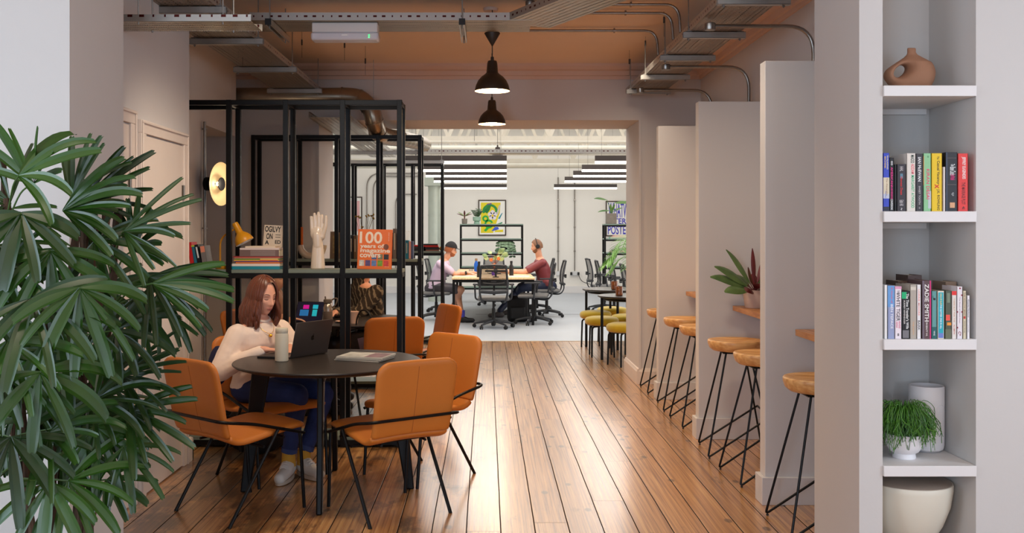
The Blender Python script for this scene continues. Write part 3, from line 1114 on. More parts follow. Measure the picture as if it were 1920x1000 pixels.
# magazines on the table
MAGC = mat('magazine_cover_print', (200, 192, 184), .35, var=.6, scale=16)
for i in range(3):
    e = thing('magazine', ['bottom magazine of the small pile on the front table', 'middle magazine of the small pile on the front table', 'top magazine with a pale photo cover on the front table'][i],
              'magazine', (-.705 + .006 * i, 5.53 - .004 * i, .7412 + i * .0085), R(-20 + i * 2.5), 'magazines on the front table')
    MB().box(-.14, .14, -.105, .105, .0008, .0072).build('pages', PAGES, e)
    o = MB().box(-.142, .142, -.106, .106, .0072, .008).box(-.142, .142, -.106, .106, 0, .0008).box(-.142, -.1405, -.106, .106, 0, .008).build('cover', MAGC if i == 2 else BLACKP, e)
    if i == 2:
        pm = mat('cover_photo_mauve', (128, 100, 108), .35, var=.6, scale=18)
        MB().box(.02, .13, -.09, .09, .008, .0083).build('cover_photo', pm, e)

# rear table things
e = thing('tablet_computer', 'tablet with a colourful dashboard on screen at the rear table', 'tablet', (-1.44, 7.72, .7412), R(-12))
tl = Matrix.Rotation(R(-24), 4, 'X')
MB().obox(tl @ V((0, 0, .092)), (.235, .006, .175), tl).build('case', BLACKP, e, bevel=.003)
MB().obox(tl @ V((0, -.0033, .092)), (.222, .0006, .162), tl).build('screen', mat('tablet_screen_dark', (22, 20, 34), .25, emit=.25, ecol=(40, 36, 60)), e)
for (x, z, w, h, c) in ((-.035, .132, .05, .034, (170, 20, 120)), (.045, .134, .045, .034, (30, 150, 170)), (-.045, .082, .075, .052, (30, 90, 140)), (.045, .082, .04, .055, (30, 150, 160))):
    MB().obox(tl @ V((x, -.0038, z)), (w, .0004, h), tl).build('screen_tile', mat('tile_%d' % c[0] + str(c[2]), c, .3, emit=.9), e)
MB().box(-.12, .12, -.17, -.02, 0, .006).build('keyboard_cover', BLACKP, e)
e = thing('metal_flask', 'steel flask with a handled spout lid on the rear table', 'flask', (-1.27, 7.66, .7412))
MB().lathe([(.001, 0), (.036, 0), (.038, .004), (.038, .095), (.001, .095)], 28).build('grip_sleeve', mat('sleeve_grey', (120, 104, 92), .7), e)
MB().lathe([(.037, .0955), (.037, .13), (.026, .155), (.022, .162), (.001, .163)], 28).build('body', mat('brushed_steel', (190, 176, 160), .25, metal=.9), e)
MB().lathe([(.03, .163), (.034, .166), (.034, .188), (.03, .192), (.001, .192)], 24).tube([(-.018, 0, .19), (-.02, 0, .215)], .006, 8).build('lid', mat('lid_grey', (104, 92, 82), .5), e)
MB().tube(curve([(.03, 0, .185), (.06, 0, .20), (.075, 0, .19), (.062, 0, .15), (.036, 0, .125)], 4), .006, 8).build('handle', mat('lid_grey', (104, 92, 82), .5), e)
e = thing('paper_cup', 'pink paper cup on the rear table beside the handbag', 'cup', (-1.06, 7.66, .7412))
MB().lathe([(.001, 0), (.028, 0), (.038, .09), (.040, .093), (.038, .096), (.035, .09), (.026, .006), (.001, .006)], 24).build('cup_body', mat('pale_pink_paper', (226, 186, 166), .7), e)
e = thing('saucer', 'small pale dish beside the steel flask', 'dish', (-1.17, 7.74, .7412))
MB().lathe([(.001, 0), (.03, 0), (.05, .01), (.052, .012), (.03, .006), (.001, .005)], 24).build('dish', mat('pale_pink_paper', (226, 186, 166), .7), e)
# handbag hanging by the rear chair
e = thing('handbag', 'dark handbag with a looped strap on the seat of the chair behind the shelving post', 'bag', (-.955, 7.50, .455), R(-22))
BAGM = mat('dark_bag_leather', (30, 20, 16), .45, var=.15, bump=.1, bscale=40)
MB().prism([(-.11, 0), (.11, 0), (.095, .23), (-.095, .23)], -.06, .06, Matrix.Rotation(R(90), 4, 'X')).build('bag_body', BAGM, e, bevel=.02)
MB().tube(curve([(-.075, 0, .22), (-.07, 0, .33), (-.03, 0, .40), (.03, 0, .39), (.065, 0, .32), (.08, 0, .22)], 5), .007, 8).build('strap', BAGM, e)
MB().obox((.03, -.07, .13), (.07, .012, .14), Matrix.Rotation(R(-15), 4, 'Y')).build('scarf', mat('mauve_cloth', (120, 104, 120), .9), e)
# dark rucksack on the floor behind her chair
e = thing('rucksack', 'black rucksack on the floor beneath the woman\'s chair', 'bag', (-1.52, 6.36, 0), R(10))
mb = MB().ball((0, 0, .17), (.22, .12, .17), 20)
mb.build('bag_body', mat('black_nylon', (20, 18, 20), .7, bump=.2, bscale=20), e)
MB().tube(curve([(-.1, -.10, .28), (-.12, -.15, .18), (-.1, -.12, .05)], 5), .01, 8).build('strap', BLACKP, e)

# wall sconce
e = thing('wall_sconce', 'black dish wall sconce with cream inside, bulb lit', 'wall lamp', P(383, 345, 7.74) + V((.02, 0, 0)))
ax = V((.965, -.26, -.02)).normalized()
rot = ax.to_track_quat('Z', 'Y').to_matrix().to_4x4()
q = MB().lathe([(.001, -.004), (.055, -.004), (.055, .03), (.04, .032), (.035, .06), (.038, .072)], 32, (0, 0, 0), rot)
q.build('mount', BLACKM, e)
MB().lathe([(.04, .07), (.09, .084), (.145, .105), (.176, .128), (.178, .128)], 48, (0, 0, 0), rot, caps=False).build('dish_back', BLACKM, e)
MB().lathe([(.001, .076), (.04, .0765), (.09, .089), (.145, .109), (.1755, .130)], 48, (0, 0, 0), rot, caps=False).build('dish_inside', mat('cream_enamel', (232, 206, 160), .45), e)
MB().lathe([(.001, .135), (.052, .137), (.054, .133), (.001, .130)], 32, (0, 0, 0), rot).build('glare_disc', BLACKM, e)
MB().tube([rot @ V((0, 0, .076)), rot @ V((0, 0, .131))], .006, 8).build('stem', BLACKM, e)
MB().ball(rot @ V((-.02, -.0, .112)), (.016, .016, .016), 12).build('bulb', mat('sconce_bulb', (255, 240, 215), .4, emit=25, ecol=(255, 236, 205)), e)
l = bpy.data.lights.new('sconce_light', 'POINT')
l.energy = 1.6
l.color = (1, .82, .6)
l.shadow_soft_size = .03
lo = bpy.data.objects.new('sconce_light', l)
COL.objects.link(lo)
lo.parent = e
lo.location = rot @ V((0, 0, .2))
# ================================================================ BOOKS AND ORNAMENTS
def cm(name, c, **k):
    return mat(name, c, k.pop('rough', .45), var=k.pop('var', .05), **k)
INKW = cm('print_white', (240, 238, 232), var=0)
INKB = cm('print_black', (20, 20, 22), var=0)

def book(label, loc, w, h, dep, col, texts=(), panels=(), rot=(0, 0, 0), group=None, hard=True, name='book', cover=None):
    """book standing on its tail, spine towards -Y, local origin at the bottom centre of the spine.
    texts: (string, centre z, length, height across, colour, x offset, direction -1 top-to-bottom)
    panels: (z0, z1, x0, x1, colour) in fractions of the spine"""
    e = thing(name, label, 'book', loc, 0, group)
    e.rotation_euler = rot
    m = cover or cm('cloth_%02x%02x%02x' % col, col)
    t = .0022 if hard else .0008
    mb = MB().box(-w / 2, w / 2, 0, t, 0, h).box(-w / 2, -w / 2 + t, 0, dep, 0, h).box(w / 2 - t, w / 2, 0, dep, 0, h)
    c = mb.build('cover', m, e, bevel=.0007)
    g = .003 if hard else .0004
    MB().box(-w / 2 + t, w / 2 - t, t, dep - g, g, h - g).build('pages', PAGES, e)
    for (z0, z1, x0, x1, pc) in panels:
        MB().box(-w / 2 + x0 * w, -w / 2 + x1 * w, -.0003, .0002, z0 * h, z1 * h).build('spine_panel', cm('ink_%02x%02x%02x' % pc, pc, var=.12, scale=30), c, smooth=False)
    for tx in texts:
        s, zc, ln, hh, tc = tx[:5]
        xo = tx[5] if len(tx) > 5 else 0
        letter('spine_lettering', s, ln * h, hh * w, cm('ink_%02x%02x%02x' % tc, tc, var=0), c, (xo * w, -.0006, zc * h),
               (R(90), R(90), 0), bold=.012)
    return e

# ---- right niche, upper shelf.  extents are pixels in a crop scaled 5.88 from (1640, 260)
def row(items, ox, oy, base, z, grp, d=ND + .004):
    for it in items:
        x0, x1, top, dep, col, label = it[:6]
        kw = it[6] if len(it) > 6 else {}
        dd = d + kw.pop('back', 0)
        a = (ox + x0 / 5.88 - VX) / F * dd
        b = (ox + x1 / 5.88 - VX) / F * dd
        h = (base - top) / 5.88 / F * dd - kw.pop('drop', 0)
        book(label, ((a + b) / 2, dd, z), (b - a) - .0008, h, dep, col, group=grp, **kw)
ZU = SH[1]
BK = (24, 22, 26)
row([
    (94, 163, 152, .135, (58, 76, 190), 'blue and cream paperback, leftmost on the upper niche shelf', dict(texts=(('WALKING', .84, .24, .24, (235, 225, 160), .2), ('BOSIE', .84, .2, .24, (230, 190, 60), -.2), ('The Alexandria', .42, .3, .22, (150, 110, 80), .1), ('Quartet', .25, .2, .2, (60, 80, 170), -.1)),
        panels=((.30, .58, 0, 1, (214, 202, 176)), (.22, .30, 0, 1, (190, 196, 214)), (0, .08, 0, 1, (44, 44, 60))))),
    (164, 213, 205, .13, (26, 24, 30), 'thin black paperback with magenta lettering on the upper niche shelf', dict(texts=(('AMERICAN', .65, .35, .5, (232, 40, 140)), ('SUBVERSIVE', .35, .25, .4, (232, 40, 140)), ('CONFESSIONS', .13, .2, .5, (236, 236, 236)), ('oo', .90, .08, .4, (236, 236, 236))))),
    (216, 243, 278, .11, (18, 16, 18), 'narrow plain black book between the magenta one and the short dark one', {}),
    (246, 345, 275, .12, (54, 48, 54), 'short dark book with red script title on the upper niche shelf', dict(texts=(('Honest Dean', .54, .38, .26, (214, 40, 36)), ('HHL', .90, .10, .40, (196, 190, 190)), ('Edith Hill', .18, .12, .45, (196, 190, 190)), ('~', .05, .05, .2, (196, 190, 190))),
        panels=((.70, .80, .36, .66, (90, 130, 150)),))),
    (352, 452, 155, .15, (222, 214, 204), 'white hardback lettered in black, pink and green', dict(texts=(('MADD', .90, .14, .38, (30, 60, 46), .15), ('ADDAM', .73, .17, .36, (236, 96, 110), .18), ('MARGARET ATWOOD', .34, .56, .34, (24, 176, 116), .18)))),
    (455, 533, 160, .15, (58, 54, 58), 'charcoal hardback with white author name', dict(texts=(('IAN McEWAN', .73, .42, .46, (238, 238, 238), 0), ('SWEET TOOTH', .28, .32, .26, (196, 190, 190), 0), ('O', .06, .03, .2, (196, 190, 190))))),
    (537, 622, 155, .15, (142, 196, 146), 'pale green hardback with pink lettering', dict(texts=(('KIRAN DESAI', .47, .52, .42, (226, 62, 110), .1), ('o', .94, .03, .2, (60, 110, 70), .1)),
        panels=((.05, .35, .62, 1, (190, 196, 200)), (.45, .95, 0, .08, (220, 150, 90))))),
    (626, 744, 155, .15, (232, 194, 22), 'bright yellow hardback with black script', dict(texts=(('The', .92, .05, .2, (30, 26, 20), .12), ('Casual Vacancy', .67, .40, .34, (30, 26, 20), .12), ('J.K. ROWLING', .2, .36, .3, (30, 26, 20), .12), ('x', .43, .08, .4, (206, 40, 30), 0)))),
    (752, 780, 305, .10, (226, 214, 206), 'thin cream booklet between the yellow and black hardbacks', {}),
    (784, 912, 143, .15, (36, 34, 38), 'wide black hardback with a swirling white script title', dict(texts=(('The', .78, .04, .35, (238, 238, 238), .1), ('Bone Clocks', .68, .14, .5, (238, 238, 238), .1), ('David Mitchell', .58, .1, .4, (226, 40, 130), .1), ('<o>', .29, .06, .24, (190, 190, 190), .1)),
        panels=((.06, .15, .35, .78, (214, 160, 120)), (.9, .905, 0, .9, (120, 100, 96)), (.45, .455, .1, .9, (120, 100, 96)), (0, 1, 0, .14, (58, 66, 84))))),
    (917, 1030, 157, .15, (222, 58, 54), 'red hardback at the right end of the upper niche row', dict(texts=(('JEFFREY EUGENIDES', .75, .38, .42, (244, 236, 232), .05), ('THE MARRIAGE PLOT', .31, .38, .36, (96, 22, 26), .05), ('4E', .06, .05, .25, (60, 20, 22), .05)))),
], 1640, 260, 796, ZU, 'books on the upper niche shelf')
row([
    (200, 345, 182, .12, (206, 196, 188), 'pale book stored behind the short dark one', dict(back=.14)),
    (746, 800, 150, .12, (16, 14, 16), 'black book stored behind the yellow hardback', dict(back=.16)),
], 1640, 260, 796, ZU, 'books on the upper niche shelf')
ZL = SH[2]
row([
    (105, 141, 195, .13, (232, 230, 228), 'plain white paperback at the left end of the lower niche row', {}),
    (143, 220, 203, .13, (150, 160, 196), 'blue and lavender paperback on the lower niche shelf', dict(panels=((.6, 1, 0, 1, (106, 156, 212)),), texts=(('BEN TEPACE', .42, .46, .36, (236, 236, 242), .1), ('A Novel of', .82, .3, .24, (220, 96, 120), .1)))),
    (222, 297, 211, .13, (238, 226, 232), 'white and pink paperback with a bold tiger title', dict(texts=(('THE', .89, .07, .34, (30, 26, 30), 0), ('WHITE TIGER', .61, .54, .56, (26, 24, 28), 0), ('ARAVIND', .27, .14, .28, (206, 60, 110), .2), ('ADIGA', .27, .12, .28, (206, 60, 110), -.2), ('8', .08, .05, .25, (26, 24, 28), 0)), panels=((.95, 1, 0, 1, (226, 160, 190)),))),
    (299, 387, 263, .13, (24, 20, 22), 'black paperback with white handwriting title and a green corner', dict(texts=(("The Time Traveler's Wife", .58, .74, .36, (240, 238, 236), .22), ('AUDREY NIFFENEGGER', .56, .5, .18, (226, 220, 216), -.18)), panels=((.84, .98, 0, .6, (20, 170, 110)), (.02, .18, .1, .9, (120, 116, 120))))),
    (389, 463, 192, .14, (176, 166, 154), 'grey speckled hardback on the lower niche shelf', dict(texts=(('THE FAITH', .2, .24, .22, (220, 170, 120), 0),), panels=((.9, .96, .1, .9, (214, 204, 190)),))),
    (465, 511, 192, .14, (232, 228, 228), 'narrow white hardback with pale red author and black BARK', dict(texts=(('LORRIE MOORE', .67, .48, .42, (240, 150, 140), 0), ('BARK', .25, .18, .5, (50, 46, 46), 0)))),
    (525, 622, 147, .15, (92, 66, 68), 'tall brown and pink hardback, the tallest of the lower niche row', dict(texts=(('ZADIE SMITH', .62, .64, .48, (238, 234, 230), 0), ('ON BEAUTY', .2, .18, .2, (238, 234, 230), 0), ('H.', .07, .05, .2, (238, 234, 230), 0)), panels=((.0, 1, .86, 1, (216, 40, 120)), (0, 1, 0, .2, (110, 96, 108))))),
    (628, 685, 263, .13, (96, 152, 150), 'small teal paperback on the lower niche shelf', dict(texts=(('J', .86, .1, .5, (30, 40, 44), 0), ('VINE', .12, .1, .3, (230, 236, 236), 0)), panels=((0, .25, 0, 1, (34, 96, 96)),))),
    (692, 768, 261, .13, (222, 214, 196), 'cream paperback with a cyan spine panel', dict(texts=(('CHILD OF GLASS', .83, .24, .3, (236, 210, 90), 0), ('THE SUMMER ONE IN ALL', .46, .5, .28, (236, 246, 246), 0)), panels=((.12, .97, .12, .88, (28, 168, 186)), (.02, .12, .12, .88, (110, 130, 200))))),
    (778, 845, 258, .13, (78, 84, 66), 'dark floral paperback with orange flowers', dict(panels=((.38, .5, .1, .8, (236, 84, 70)), (.28, .34, .3, 1, (240, 150, 50)), (.0, .2, 0, 1, (104, 108, 84)), (.75, .95, .3, .8, (120, 132, 110))))),
    (850, 903, 263, .13, (228, 220, 212), 'cream paperback with a red top block', dict(texts=(('THERE BUT FOR THE', .6, .5, .28, (206, 150, 110), 0), ('ALI SMITH', .2, .2, .28, (200, 90, 70), 0)), panels=((.915, 1, 0, 1, (226, 46, 44)),))),
    (906, 969, 213, .13, (232, 224, 228), 'white paperback dotted with dark red marks', dict(texts=(('The Book of Dead Days', .55, .5, .2, (150, 120, 130), 0), ('C*', .1, .08, .5, (140, 24, 50), 0)), panels=((.82, .85, .75, 1, (140, 24, 50)), (.5, .53, 0, .2, (140, 24, 50)), (.5, .53, .8, 1, (140, 24, 50)), (.2, .23, 0, .2, (140, 24, 50)), (.95, .98, .4, .7, (140, 24, 50))))),
    (972, 1010, 260, .13, (212, 200, 170), 'narrow tan paperback with a red dot', dict(texts=(('THE HOLLOW BEAST', .72, .5, .4, (140, 90, 60), 0), ('Saint King', .25, .24, .36, (120, 110, 100), 0)), panels=((.42, .47, .2, .8, (196, 40, 30)),))),
    (1017, 1050, 312, .13, (236, 232, 234), 'short white paperback at the right end of the lower niche row', dict(texts=(('Granite Harbour', .7, .42, .44, (60, 70, 90), 0), ('Jan Lacey', .3, .3, .36, (170, 170, 180), 0)))),
], 1640, 500, 790, ZL, 'books on the lower niche shelf')
row([
    (252, 392, 192, .12, (84, 62, 50), 'brown book stored behind the tiger paperback', dict(back=.14)),
    (362, 520, 133, .12, (70, 46, 40), 'tall dark brown book stored behind the grey hardback', dict(back=.16)),
    (778, 905, 200, .12, (150, 126, 108), 'tan book stored behind the floral paperback', dict(back=.14)),
], 1640, 500, 790, ZL, 'books on the lower niche shelf')

# ---- terracotta ring vase
TERRA = mat('terracotta_matt', (156, 112, 86), .85, var=.05, bump=.06, bscale=200)
e = thing('vase', 'matt terracotta vase with a ring hole, on the top niche shelf', 'vase', (1.815, 4.12, SH[0]))
e.scale = (1.1, 1.1, 1.12)
# outline in the XZ plane; thickness follows the distance to the outline, the oval ring hole is cut through
def vase_mesh():
    pts = [(-.044, 0), (-.072, .022), (-.094, .048), (-.098, .068), (-.086, .088), (-.052, .112), (-.022, .132), (-.010, .148), (-.009, .168), (.021, .168), (.024, .148), (.046, .132), (.078, .112), (.092, .085), (.094, .062), (.084, .030), (.062, 0)]
    o = [(p.x, p.y) for p in curve([(a, b, 0) for a, b in pts], 4)]
    hc, ha, hb, ht = (-.042, .078), .031, .019, R(38)
    def dist(x, z):
        best = 9
        inside = False
        n = len(o)
        for i in range(n):
            x0, z0 = o[i]
            x1, z1 = o[(i + 1) % n]
            if (z0 > z) != (z1 > z) and x < (x1 - x0) * (z - z0) / (z1 - z0) + x0:
                inside = not inside
            dx, dz = x1 - x0, z1 - z0
            L = dx * dx + dz * dz
            t = max(0, min(1, ((x - x0) * dx + (z - z0) * dz) / L)) if L else 0
            if i < n - 1 or True:
                best = min(best, math.hypot(x - x0 - t * dx, z - z0 - t * dz))
        u = (x - hc[0]) * math.cos(ht) + (z - hc[1]) * math.sin(ht)
        w = -(x - hc[0]) * math.sin(ht) + (z - hc[1]) * math.cos(ht)
        q = math.hypot(u / ha, w / hb)
        dh = (q - 1) * hb
        return (best if inside else -best), dh
    # implicit field sampled through metaball-like voxels: build a grid of columns and let the remesher skin it
    mb = MB()
    st = .0024
    x = -.1
    while x < .098:
        z = 0.0012
        while z < .168:
            d, dh = dist(x, z)
            q = min(d, dh)
            if z < .02 and d > -.001:
                d = min(d + (.02 - z) * 1.0, .05)
                q = min(max(d, 0), dh)
            if q > .0004:
                if dh < .2:
                    q = 1 / math.sqrt((1 / max(d, 1e-4)) ** 2 + (1 / (1.5 * max(dh, 1e-4))) ** 2)
                cap = .052 if z < .128 else .016
                if z > .11:
                    cap = .052 + (z - .11) / .03 * (.016 - .052) if z < .14 else .016
                hh = math.sqrt(max(0, 1 - (1 - min(1, q / .05)) ** 2)) * cap
                mb.box(x - st * .55, x + st * .55, -hh, hh, z - st * .55, z + st * .55)
            z += st
        x += st
    return mb
o = vase_mesh().build('body', TERRA, e, smooth=True, ang=180)
rm = o.modifiers.new('skin', 'REMESH')
rm.mode = 'VOXEL'
rm.voxel_size = .003
rm.use_smooth_shade = True
sm = o.modifiers.new('smooth', 'SMOOTH')
sm.iterations = 6
sm.factor = .6

# ---- white cylinder vase with a face relief, plant pot, bowl stool
e = thing('vase', 'tall white cylinder vase standing behind the trailing plant', 'vase', (1.932, 4.22, SH[3]))
MB().lathe([(.001, 0), (.052, 0), (.068, .012), (.0725, .03), (.073, .283), (.071, .287), (.067, .285), (.066, .04), (.001, .03)], 48).build('body', POTW, e)
mb = MB()
for sx in (-1, 1):
    mb.tube(curve([(sx * .012, -.071, .18), (sx * .016, -.0705, .205), (sx * .034, -.064, .212), (sx * .052, -.051, .20)], 4), .0022, 6)
mb.tube(curve([(0, -.073, .20), (-.006, -.075, .16), (.006, -.0755, .15)], 4), .0022, 6)
mb.tube(curve([(-.018, -.071, .125), (0, -.073, .118), (.018, -.071, .125)], 4), .0022, 6)
mb.build('face_relief', POTW, e)
e = thing('side_table', 'cream bowl-shaped side table with a taupe top, at the bottom of the niche', 'table', (1.8205, 4.16, 0))
prof = [(.001, .10), (.05, .10), (.10, .14), (.148, .22), (.178, .30), (.19, .375), (.1905, .394), (.188, .400), (.184, .401)]
MB().lathe([(.001, 0), (.11, 0), (.115, .01), (.07, .06), (.05, .10), (.10, .14)] + prof[3:], 64, sx=.96, sy=.96).build('bowl_base', mat('cream_lacquer', (224, 218, 202), .45, var=.02), e)
MB().lathe([(.001, .396), (.178, .396), (.184, .399), (.184, .4015), (.001, .4018)], 64, sx=.96, sy=.96).build('tabletop', mat('taupe_top', (190, 176, 164), .6, var=.03), e)

# ================================================================ nearest frame, things on its shelf
SZ = 1.2155
def on(px, y):
    return (px - VX) / F * y
# leaning books at the far left
for i, (px, w, h, c, l, tl) in enumerate(((361.5, .028, .185, (204, 36, 40), 'red book leaning at the far left of the nearest shelf', -8), (369, .022, .165, (44, 110, 132), 'teal book leaning beside the red one', -10),
                                   (376, .026, .170, (26, 24, 28), 'black book leaning beside the teal one', -11), (385.5, .036, .160, (120, 112, 110), 'grey book with a salmon band leaning beside the yellow lamp', -9))):
    kw = {}
    if i == 3:
        kw['panels'] = ((.72, .98, .1, .9, (232, 140, 110)),)
    if i == 2:
        kw['panels'] = ((.45, .9, .3, .7, (220, 220, 220)),)
    if i == 1:
        kw['panels'] = ((.94, 1, 0, 1, (180, 200, 60)),)
    book(l, (on(px, 6.62), 6.62, SZ + w / 2 * math.sin(R(-tl))), w, h, .13, c, rot=(0, R(tl), 0), group='books leaning by the wall', **kw)
# yellow desk lamp
YEL = mat('mustard_enamel', (206, 140, 26), .35, var=.04)
e = thing('desk_lamp', 'mustard yellow desk lamp on the nearest shelf', 'desk lamp', (on(425, 6.68), 6.68, SZ))
MB().lathe([(.001, 0), (.072, 0), (.075, .004), (.075, .022), (.071, .027), (.001, .027)], 40).build('base', YEL, e)
MB().tube(fillet([(-.045, 0, .025), (-.045, 0, .215), (.052, 0, .275)], .07, 10), .0065, 10).build('stem', YEL, e)
hr = Matrix.Translation((.102, -.004, .232)) @ Matrix.Rotation(R(-28), 4, 'Y')
hp = [(.066, -.055), (.067, -.05), (.060, -.022), (.046, 0), (.03, .016), (.024, .024), (.0225, .088), (.019, .098), (.001, .1)]
mb = MB()
mb.lathe(hp, 40, hr.translation, hr, caps=False)
mb.build('shade', YEL, e, ang=50)
MB().lathe([(.0655, -.0545), (.055, -.02), (.03, .005), (.001, .012)], 32, hr.translation, hr, caps=False).build('shade_lining', mat('lamp_inside_white', (236, 228, 214), .5), e)
MB().ball(hr @ V((0, 0, -.028)), .03, 16).build('bulb', mat('frosted_bulb_off', (226, 220, 222), .3), e)
MB().tube(curve([(-.07, 0, .008), (-.11, .02, .006), (-.15, .0, .02), (-.18, .02, .006)], 5), .002, 6).build('cord', BLACKP, e)

# magazine stack (flat)
z = SZ
stk = [(.33, .022, (20, 132, 150), 'teal magazine at the bottom of the shelf stack'), (.34, .017, (226, 214, 206), 'cream magazine second from the bottom of the shelf stack'),
       (.30, .012, (206, 112, 50), 'orange magazine in the shelf stack'), (.305, .007, (70, 44, 120), 'violet magazine in the shelf stack'), (.31, .008, (226, 170, 50), 'yellow magazine in the shelf stack'),
       (.305, .008, (60, 128, 60), 'green magazine in the shelf stack'), (.31, .008, (190, 120, 90), 'salmon magazine in the shelf stack'), (.32, .007, (150, 40, 46), 'dark red magazine in the shelf stack'),
       (.27, .045, (112, 88, 84), 'thick mauve volume in the shelf stack'), (.27, .013, (214, 196, 190), 'pale wide magazine near the top of the shelf stack'), (.205, .012, (226, 206, 184), 'small cream booklet topping the shelf stack')]
xr = on(529, 6.66)
for i, (w, t, c, l) in enumerate(stk):
    xc = xr - w / 2 + [0, 0, 0, .001, -.002, 0, 0, 0, -.004, -.002, -.03][i]
    e = thing('magazine', l, 'magazine', (xc, 6.575, z), 0, 'magazines stacked on the nearest shelf')
    MB().box(-w / 2 + .001, w / 2 - .001, .002, .215, .001, t - .001).build('pages', PAGES if i in (1, 8) else cm('cloth_%02x%02x%02x' % c, c), e)
    m = cm('cloth_%02x%02x%02x' % c, c)
    o = MB().box(-w / 2, w / 2, .0, .217, t - .0012, t - .0002).box(-w / 2, w / 2, .0, .217, .0002, .0012).box(-w / 2, w / 2, -.0005, .0008, .0002, t - .0002).build('cover', m, e)
    if i == 8:
        for k in range(4):
            MB().box(-.06, .11, -.0012, -.0004, .007 + k * .0095, .010 + k * .0095).build('spine_print', cm('ink_beb4b0', (170, 156, 150)), o)
    if i in (3, 4, 5):
        MB().box(.02, w / 2 - .01, -.0012, -.0004, .001, t - .001).build('spine_print', cm('ink_sp%d' % i, [(0, 0, 0)] * 3 and {3: (90, 50, 130), 4: (230, 110, 40), 5: (220, 200, 120)}[i]), o)
    z += t
# upright cover book behind the stack
def cover_book(label, x, y, z, w, h, t, tilt, yaw, colr, name='book'):
    e = thing(name, label, 'book', (x, y, z))
    e.rotation_euler = (R(tilt), 0, R(yaw))
    c = MB().box(-w / 2, w / 2, 0, .0025, 0, h).box(-w / 2, w / 2, t - .0025, t, 0, h).box(-w / 2, -w / 2 + .003, 0, t, 0, h).build('cover', cm('cover_%02x%02x%02x' % colr, colr, rough=.35), e, bevel=.001)
    MB().box(-w / 2 + .003, w / 2 - .004, .0025, t - .0025, .003, h - .003).build('pages', PAGES, e)
    return e, c
e, c = cover_book('cream book with heavy black OGILVY ON lettering, standing behind the stack', on(508, 6.74), 6.735, SZ, .135, .305, .02, -5, 0, (206, 190, 172))
e.rotation_euler[1] = R(3)
letter('cover_lettering', 'OGILVY', .112, .042, INKB, c, (-.004, -.0006, .277), (R(90), 0, 0), bold=.03)
letter('cover_lettering', 'ON', .045, .042, INKB, c, (-.025, -.0006, .226), (R(90), 0, 0), bold=.03)
letter('cover_lettering', 'A', .030, .03, INKB, c, (-.040, -.0006, .182), (R(90), 0, 0), bold=.03)
letter('cover_lettering', 'ED', .04, .026, INKB, c, (.036, -.0006, .188), (R(90), 0, 0), bold=.03)
for zz in (.238, .222):
    MB().box(.016, .052, -.0006, 0, zz - .002, zz + .002).build('cover_print_line', INKB, c)

# ceramic hand mould
e = thing('hand_sculpture', 'glossy cream ceramic hand mould with fingers up, on the nearest shelf', 'sculpture', (on(596, 6.68), 6.68, SZ))
mb = MB()
mb.lathe([(.001, 0), (.050, 0), (.050, .01), (.044, .10), (.038, .16), (.034, .185), (.001, .19)], 32, sx=1, sy=.75)
mb.capsule((0, 0, .16), .034, (-.004, 0, .235), .038)
mb.ball((-.004, 0, .245), (.050, .026, .052), 20)
mb.ball((.022, 0, .225), (.03, .026, .03), 16)
for (x0, x1, z1, r) in ((-.040, -.047, .372, .0115), (-.020, -.023, .393, .012), (.004, .004, .400, .0122), (.026, .029, .382, .012)):
    mb.capsule((x0, 0, .265), .014, (x1, -.003, z1 - .012), r * .85)
mb.capsule((.034, -.004, .23), .018, (.056, -.01, .30), .013).capsule((.056, -.01, .30), .013, (.058, -.012, .362), .0105)
o = mb.build('figure', CERAM, e, ang=180)
rm = o.modifiers.new('skin', 'REMESH')
rm.mode = 'VOXEL'
rm.voxel_size = .0035
rm.use_smooth_shade = True
sm = o.modifiers.new('smooth', 'SMOOTH')
sm.iterations = 5

# orange magazine-covers book
y0 = 6.60
e, c = cover_book('orange hardback reading 100 years of magazine covers, on the nearest shelf', on(701.5, y0), y0, SZ, .236, .275, .03, -4, 0, (224, 106, 28))
e.rotation_euler[1] = R(1.2)
rot = (R(90), 0, 0)
CRE = cm('print_cream', (232, 216, 198), var=0)
letter('cover_lettering', '100', .155, .082, CRE, c, (-.028, -.0008, .218), rot, bold=.02)
letter('cover_lettering', 'years of', .165, .036, CRE, c, (-.018, -.0008, .156), rot, bold=.03)
letter('cover_lettering', 'magazine', .205, .036, CRE, c, (.004, -.0008, .124), rot, bold=.03)
letter('cover_lettering', 'covers', .142, .026, CRE, c, (-.030, -.0008, .093), rot, bold=.03)
letter('cover_lettering', 'STEVE TAYLOR', .06, .005, CRE, c, (.095, -.0006, .225), (R(90), R(90), 0))
letter('cover_lettering', 'black dog', .03, .006, CRE, c, (.086, -.0006, .018), rot)
for i, pc in enumerate(((220, 205, 190), (84, 70, 120), (90, 120, 170), (110, 150, 50), (196, 60, 60))):
    x = -.104 + i * .042
    MB().box(x, x + .034, -.0005, 0, .022, .062).build('cover_thumbnail', cm('thumb%d' % i, pc, var=.5, scale=60), c, smooth=False)
for i, pc in enumerate(((60, 90, 140), (120, 120, 90), (40, 36, 40))):
    x = -.02 + i * .042
    MB().box(x, x + .034, -.0005, 0, .068, .104).build('cover_thumbnail', cm('thumbb%d' % i, pc, var=.5, scale=60), c, smooth=False)
MB().ball((.078, -.0002, .155), (.018, .0004, .02), 16).build('cover_portrait', cm('portrait_brown', (120, 70, 50), var=.5, scale=40), c)

